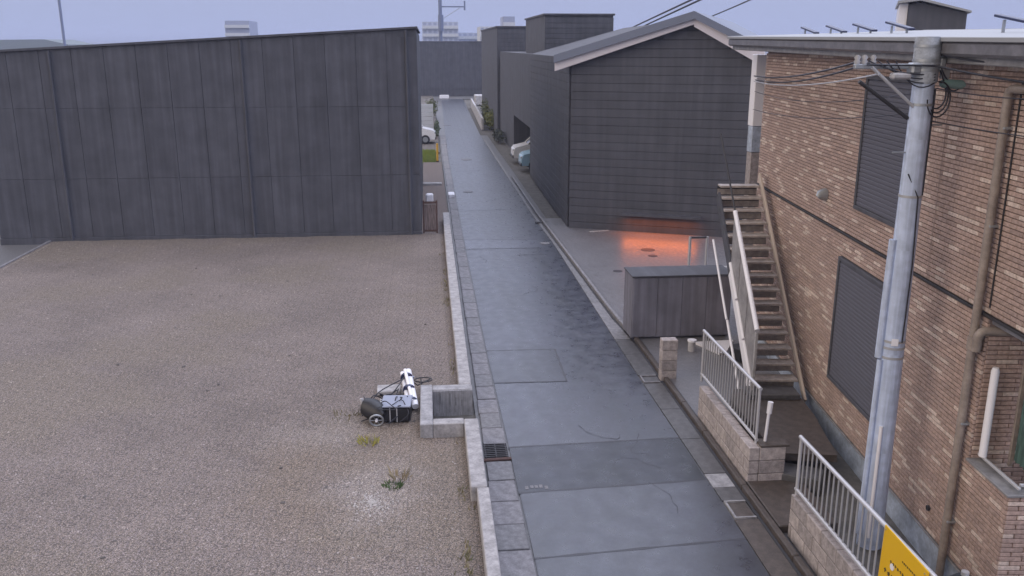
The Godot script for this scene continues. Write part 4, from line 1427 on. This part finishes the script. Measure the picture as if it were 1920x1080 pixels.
	tuft("sparse dark weed growing on gravel left of the wheeled bag", Vector3(-1.45, 0.2, -13.55), 40, 0.09, 0.26, Color(0.12, 0.11, 0.06), Color(0.2, 0.17, 0.1), "weed")
	st = st0()
	for i in 420:
		var a := rng.randf() * TAU
		var r := absf(rng.randfn(0.0, 0.17))
		var p := Vector3(-0.85 + cos(a) * r * 1.0, 0.205, -10.68 + sin(a) * r * 1.5)
		if i % 4 == 0:
			p = Vector3(rng.randf_range(-1.3, 0.3), 0.205, rng.randf_range(-12.4, -8.2))
		var s := rng.randf_range(0.012, 0.034) if i % 4 else rng.randf_range(0.010, 0.024)
		var v := rng.randf_range(0.26, 0.46)
		box(st, p, Vector3(s, s * 0.6, s * 0.8), s * 0.2, Basis.from_euler(Vector3(rng.randf(), rng.randf() * 3.0, rng.randf())), Color(v, v * 0.93, v * 0.90))
	o = put("rubble", st, M.stones)
	tag(o, "patch of broken pale rubble in front of the green weed", "rubble")
	o.set_meta("kind", "stuff")
	st = st0()
	for i in 26:
		var p := Vector3(rng.randf_range(-9.0, 0.2), 0.20, rng.randf_range(-24.0, -8.5))
		var s := rng.randf_range(0.02, 0.045)
		box(st, p, Vector3(s * 1.6, s * 0.7, s), s * 0.2, Basis(Vector3.UP, rng.randf() * 3.0), Color(0.10, 0.09, 0.085))
	o = put("debris", st, M.stones)
	tag(o, "scattered dark lumps and scraps over the gravel lot", "debris")
	o.set_meta("kind", "stuff")
	st = st0()
	for i in 900:
		var z := -27.0 + 20.0 * pow(rng.randf(), 0.8)
		if noise_line.get_noise_1d(z * 1.4) < 0.05:
			continue
		var bx := (0.37 if z < -10.5 or z > -10.3 else 0.48) - absf(rng.randfn(0.0, 0.06))
		if z > -14.5 and z < -12.4:
			continue
		var b := Vector3(bx, 0.18, z)
		var up := Vector3(rng.randfn() * 0.03, rng.randf_range(0.03, 0.10), rng.randfn() * 0.03)
		tri(st, b - Vector3(0.010, 0, 0.003), b + Vector3(0.010, 0, 0.003), b + up, Vector3(0, 0, 1), Color(0.10, 0.11, 0.05).lerp(Color(0.27, 0.22, 0.14), rng.randf()))
	o = put("wall_weeds", st, M.leaf)
	tag(o, "sparse short weeds along the foot of the pale wall", "weeds")
	o.set_meta("kind", "stuff")
	# rusty gate at the corner of the long building
	t = thing("rusty_gate", "narrow rust brown framed gate at the right corner of the long building", "gate", Vector3(-0.02, 0.2, -28.1))
	put("panel", box_of(Vector3(0, 0.50, 0), Vector3(0.36, 0.84, 0.02), 0.004), M.rust_panel, t)
	for x in [-0.21, 0.21]:
		put("post", box_of(Vector3(x, 0.52, 0), Vector3(0.05, 1.06, 0.05), 0.006), M.rust, t)
	for y in [0.07, 0.98]:
		put("rail", box_of(Vector3(0, y, 0.002), Vector3(0.37, 0.06, 0.04), 0.006), M.rust, t)
	o = put("paper_bag", box_of(Vector3(-0.03, 0.26, -34.6), Vector3(0.30, 0.32, 0.3), 0.05), M.white)
	tag(o, "pile of white sacks beside the street beyond the rusty gate", "sack")
	o = put("kerb_edging", box_of(Vector3(0.1, 0.13, -38.9), Vector3(0.84, 0.14, 0.3), 0.02), M.concrete_pale)
	tag(o, "pale concrete edging across the dirt path beyond the rusty gate", "edging")
	o = put("wall_stub", box_of(Vector3(0.86, 0.08, -36.3), Vector3(0.26, 0.14, 0.7), 0.02), M.white)
	tag(o, "short white concrete block on the far left gutter", "block")

# ------------------------------------------------------------------ far end of the street
func bush(label: String, at: Vector3, r: Vector3, n: int, ca: Color, cb: Color) -> void:
	var t := thing("bush", label, "bush", at)
	put("stem", rod(Vector3(0, -0.1, 0), Vector3(0.02, r.y, 0.0), 0.04, 6), M.rust, t)
	var st := st0()
	var lump := noise(FastNoiseLite.TYPE_SIMPLEX, 0.9, 2, int(at.z * 7.0))
	for i in n:
		var d := Vector3(rng.randfn(), rng.randfn(), rng.randfn()).normalized()
		var k := pow(rng.randf(), 0.33) * (0.85 + 0.5 * lump.get_noise_3dv(d * 2.0 + at))
		var p := Vector3(d.x * r.x, r.y + d.y * r.y, d.z * r.z) * Vector3(k, 1, k)
		p.y = maxf(r.y + d.y * r.y * k, 0.02)
		var u := Vector3(rng.randfn(), rng.randfn(), rng.randfn()).normalized()
		var w := u.cross(Vector3(rng.randfn(), rng.randfn(), rng.randfn())).normalized()
		var s := rng.randf_range(0.05, 0.11)
		quad(st, p, p + (u + w) * s * 0.5, p + u * s * 1.3, p + (u - w) * s * 0.5, d, ca.lerp(cb, rng.randf()))
	put("foliage", st, M.leaf, t)

func car(label: String, at: Vector3, turn: float, paint: Material) -> void:
	var t := thing("parked_car", label, "car", at, turn, "cars parked under the dark block")
	# profile along x: nose at -x
	var low := PackedVector2Array([Vector2(-1.70, 0.28), Vector2(-1.72, 0.55), Vector2(-1.62, 0.82), Vector2(-0.95, 0.98), Vector2(1.60, 1.02), Vector2(1.70, 0.60), Vector2(1.66, 0.28)])
	var top := PackedVector2Array([Vector2(-0.95, 0.975), Vector2(-0.35, 1.50), Vector2(1.25, 1.55), Vector2(1.60, 1.015)])
	var st := st0()
	prism(st, low, Vector3(0, 0, -0.72), Vector3.RIGHT, Vector3.UP, Vector3(0, 0, 1.44))
	box(st, Vector3(-1.60, 0.55, 0), Vector3(0.28, 0.44, 1.34), 0.08)
	put("body", st, paint, t)
	st = st0()
	prism(st, top, Vector3(0, 0, -0.62), Vector3.RIGHT, Vector3.UP, Vector3(0, 0, 1.24))
	put("window", st, M.car_glass, t)
	st = st0()
	box(st, Vector3(0.45, 1.55, 0), Vector3(1.70, 0.06, 1.20), 0.02)
	for s in [-0.6, 0.6]:
		tube(st, [Vector3(-0.97, 0.98, s), Vector3(-0.36, 1.52, s)], [0.035], 6)
		tube(st, [Vector3(0.45, 1.0, s * 1.03), Vector3(0.45, 1.54, s * 1.03)], [0.04], 6)
	put("roof", st, paint, t)
	put("bumper", box_of(Vector3(-1.70, 0.34, 0), Vector3(0.14, 0.16, 1.36), 0.04), M.black, t)
	for s in [-0.52, 0.52]:
		put("headlight", box_of(Vector3(-1.69, 0.68, s), Vector3(0.10, 0.14, 0.26), 0.04), M.galv, t)
	for w in [[-1.1, -0.70], [-1.1, 0.70], [1.1, -0.70], [1.1, 0.70]]:
		var o := put("wheel", rod(Vector3(w[0], 0.28, w[1] - 0.09), Vector3(w[0], 0.28, w[1] + 0.09), 0.28, 18), M.black, t)
		put("rim", rod(Vector3(w[0], 0.28, w[1] - 0.095), Vector3(w[0], 0.28, w[1] + 0.095), 0.17, 14), M.galv, o)

func far_end() -> void:
	car("pale blue car with its nose out from under the charcoal block", Vector3(6.22, 0.0, -44.2), 0.0, M.car_blue)
	car("white car with its nose out beyond the pale blue car", Vector3(6.12, 0.0, -47.4), 0.0, M.car_white)
	car("white car parked behind the grass strip left of the street", Vector3(-1.32, 0.02, -57.2), PI, M.car_white)
	# yellow post and the grass strip behind it
	var p := thing("yellow_post", "thin yellow marker post beside the grass strip left of the street", "post", Vector3(0.42, 0.05, -47.0))
	put("shaft", rod(Vector3.ZERO, Vector3(0, 1.0, 0), 0.055, 10), M.yellow_post, p)
	put("foot", rod(Vector3.ZERO, Vector3(0, 0.10, 0), 0.075, 10), M.rust, p)
	var st := st0()
	for i in 2600:
		var b := Vector3(rng.randf_range(-0.40, 0.34), 0.03, rng.randf_range(-52.0, -46.9))
		var up := Vector3(rng.randfn() * 0.05, rng.randf_range(0.08, 0.24), rng.randfn() * 0.05)
		var c := Color(0.14, 0.21, 0.03).lerp(Color(0.28, 0.30, 0.06), rng.randf())
		tri(st, b - Vector3(0.02, 0, 0), b + Vector3(0.02, 0, 0), b + up, Vector3(0, 0, 1), c)
	var g := put("grass", st, M.leaf)
	tag(g, "strip of bright grass left of the street behind the yellow post", "grass")
	g.set_meta("kind", "stuff")
	# pale fence wall and hedge on the left
	p = thing("garden_wall", "pale grey slatted garden wall left of the far street", "wall")
	for k in 6:
		put("board", box_of(Vector3(-0.5, 0.25 + k * 0.3, -66.0), Vector3(1.7, 0.28, 0.06), 0.01), M.far_c, p)
	for x in [-1.3, 0.3]:
		put("post", box_of(Vector3(x, 0.95, -66.08), Vector3(0.08, 1.9, 0.08)), M.galv, p)
	bush("dark green bush left of the far street beyond the pale wall", Vector3(0.30, 0.0, -78.0), Vector3(0.55, 0.85, 1.4), 1200, Color(0.05, 0.075, 0.03), Color(0.15, 0.16, 0.06))
	bush("narrow dark shrub at the left kerb beside the garden wall", Vector3(0.55, 0.0, -61.5), Vector3(0.18, 0.55, 3.0), 700, Color(0.04, 0.065, 0.04), Color(0.09, 0.12, 0.06))
	# right: white wall, hedges
	p = thing("white_wall", "low white wall along the right of the far street", "wall")
	for k in 5:
		var z := -68.5 - k * 5.0
		put("wall_length", box_of(Vector3(3.98 + k * 0.08, 0.42, z), Vector3(0.16, 0.86, 4.96), 0.01, Basis(Vector3.UP, -0.016)), M.offwhite, p)
	bush("yellow green hedge bush right of the street, nearest of the hedge", Vector3(4.62, 0.0, -66.5), Vector3(0.55, 0.75, 1.3), 1500, Color(0.09, 0.12, 0.02), Color(0.26, 0.26, 0.06))
	bush("olive hedge bush behind the low white wall", Vector3(4.75, 0.0, -72.5), Vector3(0.6, 0.95, 2.6), 1700, Color(0.06, 0.085, 0.03), Color(0.17, 0.18, 0.07))
	bush("dark low bush between the hedge and the white car", Vector3(4.45, 0.0, -57.5), Vector3(0.40, 0.42, 1.8), 900, Color(0.03, 0.04, 0.03), Color(0.07, 0.08, 0.06))
	var o := put("white_shed", box_of(Vector3(5.5, 0.5, -95.0), Vector3(1.3, 1.0, 2.6), 0.06), M.offwhite)
	tag(o, "low pale shed beyond the hedge at the far right of the street", "shed")
	o = put("white_barrier", box_of(Vector3(1.9, 0.2, -106.5), Vector3(1.1, 0.4, 0.3), 0.03), M.white)
	tag(o, "low white barrier across the far end of the street", "barrier")
	# charcoal building closing the street
	var t := thing("end_building", "charcoal building closing the far end of the street", "building")
	put("wall", box_of(Vector3(3.6, 3.16, -116.0), Vector3(10.2, 6.44, 8.0)), M.charcoal_b, t)
	for k in 8:
		put("cladding_panel", box_of(Vector3(-0.86 + k * 1.274, 3.6, -111.97), Vector3(1.262, 5.5, 0.06)), [M.charcoal, M.charcoal_c, M.charcoal_b][k % 3], t)
	put("roof_edge", box_of(Vector3(3.6, 6.43, -116.0), Vector3(10.4, 0.12, 8.2), 0.02), M.charcoal_c, t)
	# ground floor dark strip by the crossing road
	st = st0()
	sheet(st, func(_z): return -40.0, func(_z): return 40.0, -105.0, -111.0, 4, 2, func(_x, _z): return 0.004, func(_x, _z): return Color.WHITE)
	structure(put("cross_road", st, M.asphalt_dry), "cross road at the far end of the street")
	# the upper house to the right, over the brick roof
	t = thing("upper_house", "charcoal house with pale roof edge showing above the brick building's roof", "house", Vector3(18.35, 0.0, -34.0), deg_to_rad(-27.0))
	st = st0()
	prism(st, PackedVector2Array([Vector2(0.0, -0.06), Vector2(2.10, -0.06), Vector2(2.04, 7.16), Vector2(0.4, 7.56), Vector2(0.0, 7.50)]), Vector3(0, 0, -6.0), Vector3.RIGHT, Vector3.UP, Vector3(0, 0, 6.0))
	put("wall", st, M.charcoal, t)
	put("side_wall", box_of(Vector3(-0.17, 3.75, -2.9), Vector3(0.30, 7.6, 5.6)), M.white, t)
	st = st0()
	prism(st, PackedVector2Array([Vector2(-0.4, 7.54), Vector2(0.4, 7.63), Vector2(2.16, 7.17), Vector2(2.16, 7.24), Vector2(0.4, 7.72), Vector2(-0.4, 7.64)]), Vector3(0, 0, -6.2), Vector3.RIGHT, Vector3.UP, Vector3(0, 0, 6.5))
	put("roof", st, M.roof_pale, t)
	# white corridor wall behind the head of the staircase
	t = thing("corridor_wall", "white stepped wall at the far corner of the brick building", "wall", Vector3(7.0, 0.0, -19.3))
	put("white_panel", box_of(Vector3(0.24, 5.05, 0), Vector3(0.36, 1.52, 0.3), 0.01), M.white, t)
	put("white_panel", box_of(Vector3(0.26, 5.30, 0.18), Vector3(0.40, 0.07, 0.06), 0.01), M.white, t)
	put("grey_panel", box_of(Vector3(0.25, 4.0, 0), Vector3(0.36, 0.56, 0.28), 0.01), M.plinth, t)
	put("brown_panel", box_of(Vector3(0.26, 1.85, 0), Vector3(0.36, 3.72, 0.28), 0.01), M.block_b, t)

# ------------------------------------------------------------------ skyline
func far_block(label: String, c: Vector3, s: Vector3, storeys: int, m: Material, cols: int) -> void:
	var t := thing("distant_building", label, "building", c)
	put("wall", box_of(Vector3(0, s.y * 0.5, 0), s), m, t)
	var h := s.y / storeys
	var y0 := maxi(0, storeys - 3)
	for k in range(y0, storeys):
		put("balcony_band", box_of(Vector3(0, (k + 0.30) * h, s.z * 0.5 + 0.4), Vector3(s.x, h * 0.38, 0.8)), M.far_c, t)
		for i in cols:
			put("window", box_of(Vector3(-s.x * 0.5 + (i + 0.5) * s.x / cols, (k + 0.72) * h, s.z * 0.5 + 0.02), Vector3(s.x / cols * 0.6, h * 0.36, 0.1)), M.far_b, t)

func skyline() -> void:
	var k := 250.0 / 130.0
	far_block("pale distant apartment block behind the far utility pole", Vector3(1.9 * k, 0, -250.0), Vector3(4.9 * k, 6.0 + 3.1 * k, 14.0), 6, M.far_a, 7)
	far_block("lower wide pale distant block right of the apartment block", Vector3(5.9 * k, 0, -262.0), Vector3(9.6 * k, 6.0 + 1.75 * k, 14.0), 5, M.far_a, 12)
	far_block("whitish distant hall above the charcoal row house", Vector3(10.2 * 1.6, 0, -215.0), Vector3(8.5, 10.1, 12.0), 4, M.far_c, 8)
	far_block("narrow grey distant tower beside the flat roofed block", Vector3(11.5 * 1.6, 0, -210.0), Vector3(2.6, 12.2, 8.0), 5, M.far_b, 2)
	far_block("bluish distant tower block behind the long building", Vector3(-25.4 * k, 0, -252.0), Vector3(3.2 * k, 6.0 + 3.2 * k, 12.0), 6, M.far_b, 4)
	var t := thing("distant_roof", "low bluish roof far behind the left end of the long building", "building", Vector3(-104.0, 0, -250.0))
	var st := st0()
	prism(st, PackedVector2Array([Vector2(-22, -0.1), Vector2(11, -0.1), Vector2(11, 6.2), Vector2(5, 7.5), Vector2(-22, 7.2)]), Vector3(0, 0, -20), Vector3.RIGHT, Vector3.UP, Vector3(0, 0, 20))
	put("roof", st, M.hill, t)
	# low hills
	var hn := noise(FastNoiseLite.TYPE_SIMPLEX, 0.012, 4, 61)
	st = st0()
	var pts := PackedVector2Array([Vector2(-420, -1)])
	for i in 85:
		var x := -420.0 + i * 10.0
		pts.append(Vector2(x, 5.0 + 4.5 * hn.get_noise_1d(x)))
	pts.append(Vector2(420, -1))
	prism(st, pts, Vector3(0, 0, -900), Vector3.RIGHT, Vector3.UP, Vector3(0, 0, 60))
	structure(put("hills", st, M.hill), "low far hills on the horizon")
	# far utility pole with one long arm, standing behind the end building
	t = thing("far_utility_pole", "distant utility pole with a single crossarm at the end of the street", "utility pole", Vector3(1.9, 0, -124.0))
	put("shaft", rod(Vector3(0, 0, 0), Vector3(0, 14.0, 0), 0.24, 12), M.far_pole, t)
	put("sleeve", rod(Vector3(0.05, 7.8, 0.1), Vector3(0.05, 9.9, 0.1), 0.36, 12), M.far_pole, t)
	put("crossarm", box_of(Vector3(1.6, 10.95, 0), Vector3(3.2, 0.16, 0.16)), M.far_pole, t)
	put("arm_end", box_of(Vector3(3.25, 11.1, 0), Vector3(0.2, 1.2, 0.2)), M.far_pole, t)
	put("arm_brace", rod(Vector3(0.3, 9.4, 0), Vector3(2.6, 10.8, 0), 0.05, 6), M.far_a, t)
	t = thing("far_mast", "thin distant mast above the left end of the long building", "mast", Vector3(-46.6, 0, -124.0))
	put("shaft", rod(Vector3(0, 0, 0), Vector3(0, 15.0, 0), 0.17, 10), M.far_pole, t)

# ------------------------------------------------------------------ wires
func wire(label: String, lines: Array, r: float) -> void:
	var st := st0()
	for l in lines:
		tube(st, sag(l[0], l[1], l[2]), [r], 6)
	tag(put("overhead_wire", st, M.cable), label, "wire")

func wires() -> void:
	var pole := Vector3(5.395, 0, -9.5)
	wire("pair of dark service wires from the pole's bracket arm past the brick corner", [[pole + Vector3(-0.70, 5.85, 0), Vector3(7.1, 5.36, -19.4), 0.10], [pole + Vector3(-0.60, 5.83, 0), Vector3(7.12, 5.28, -19.4), 0.13]], 0.013)
	wire("dark cable from the arm through the pole to the right edge", [[pole + Vector3(-0.7, 5.80, 0.06), pole + Vector3(0.02, 5.79, 0.15), 0.0], [pole + Vector3(0.02, 5.79, 0.15), Vector3(5.56, 5.66, -7.9), 0.01]], 0.012)
	wire("dark cable across the gutter from the pole sleeve to the right edge", [[pole + Vector3(0.10, 5.90, 0.11), Vector3(5.54, 5.80, -7.9), 0.01], [pole + Vector3(0.10, 5.96, 0.11), Vector3(5.53, 5.88, -7.9), 0.01]], 0.010)
	wire("two heavy dark wires rising over the left slope of the gable house", [[Vector3(6.95, 7.50, -19.8), Vector3(12.6, 5.9, -70.0), 0.0], [Vector3(7.15, 7.50, -19.8), Vector3(12.8, 5.7, -70.0), 0.0]], 0.03)
	var pale := st0()
	tube(pale, sag(pole + Vector3(-0.55, 5.70, 0.05), Vector3(6.75, 5.28, -18.4), 0.10), [0.010], 6)
	tag(put("pale_cable", pale, M.rail), "pale grey cable just under the dark service wires at the arm", "wire")
	wire("thin drop wire sagging from the pole to the far brick corner", [[pole + Vector3(-0.05, 5.30, 0.1), Vector3(6.55, 4.75, -17.8), 0.12], [pole + Vector3(-0.05, 5.52, 0.1), Vector3(6.6, 5.1, -17.9), 0.16]], 0.006)
	wire("thin wires level across the near brick wall right of the pole", [[pole + Vector3(0.1, 5.20, 0.1), Vector3(5.54, 5.18, -7.9), 0.01], [pole + Vector3(0.1, 5.55, 0.1), Vector3(5.54, 5.52, -7.9), 0.02]], 0.006)
	wire("single dark wire rising to the right from the gable house ridge", [[Vector3(10.3, 7.0, -33.0), Vector3(9.58, 7.62, -24.0), 0.02]], 0.022)
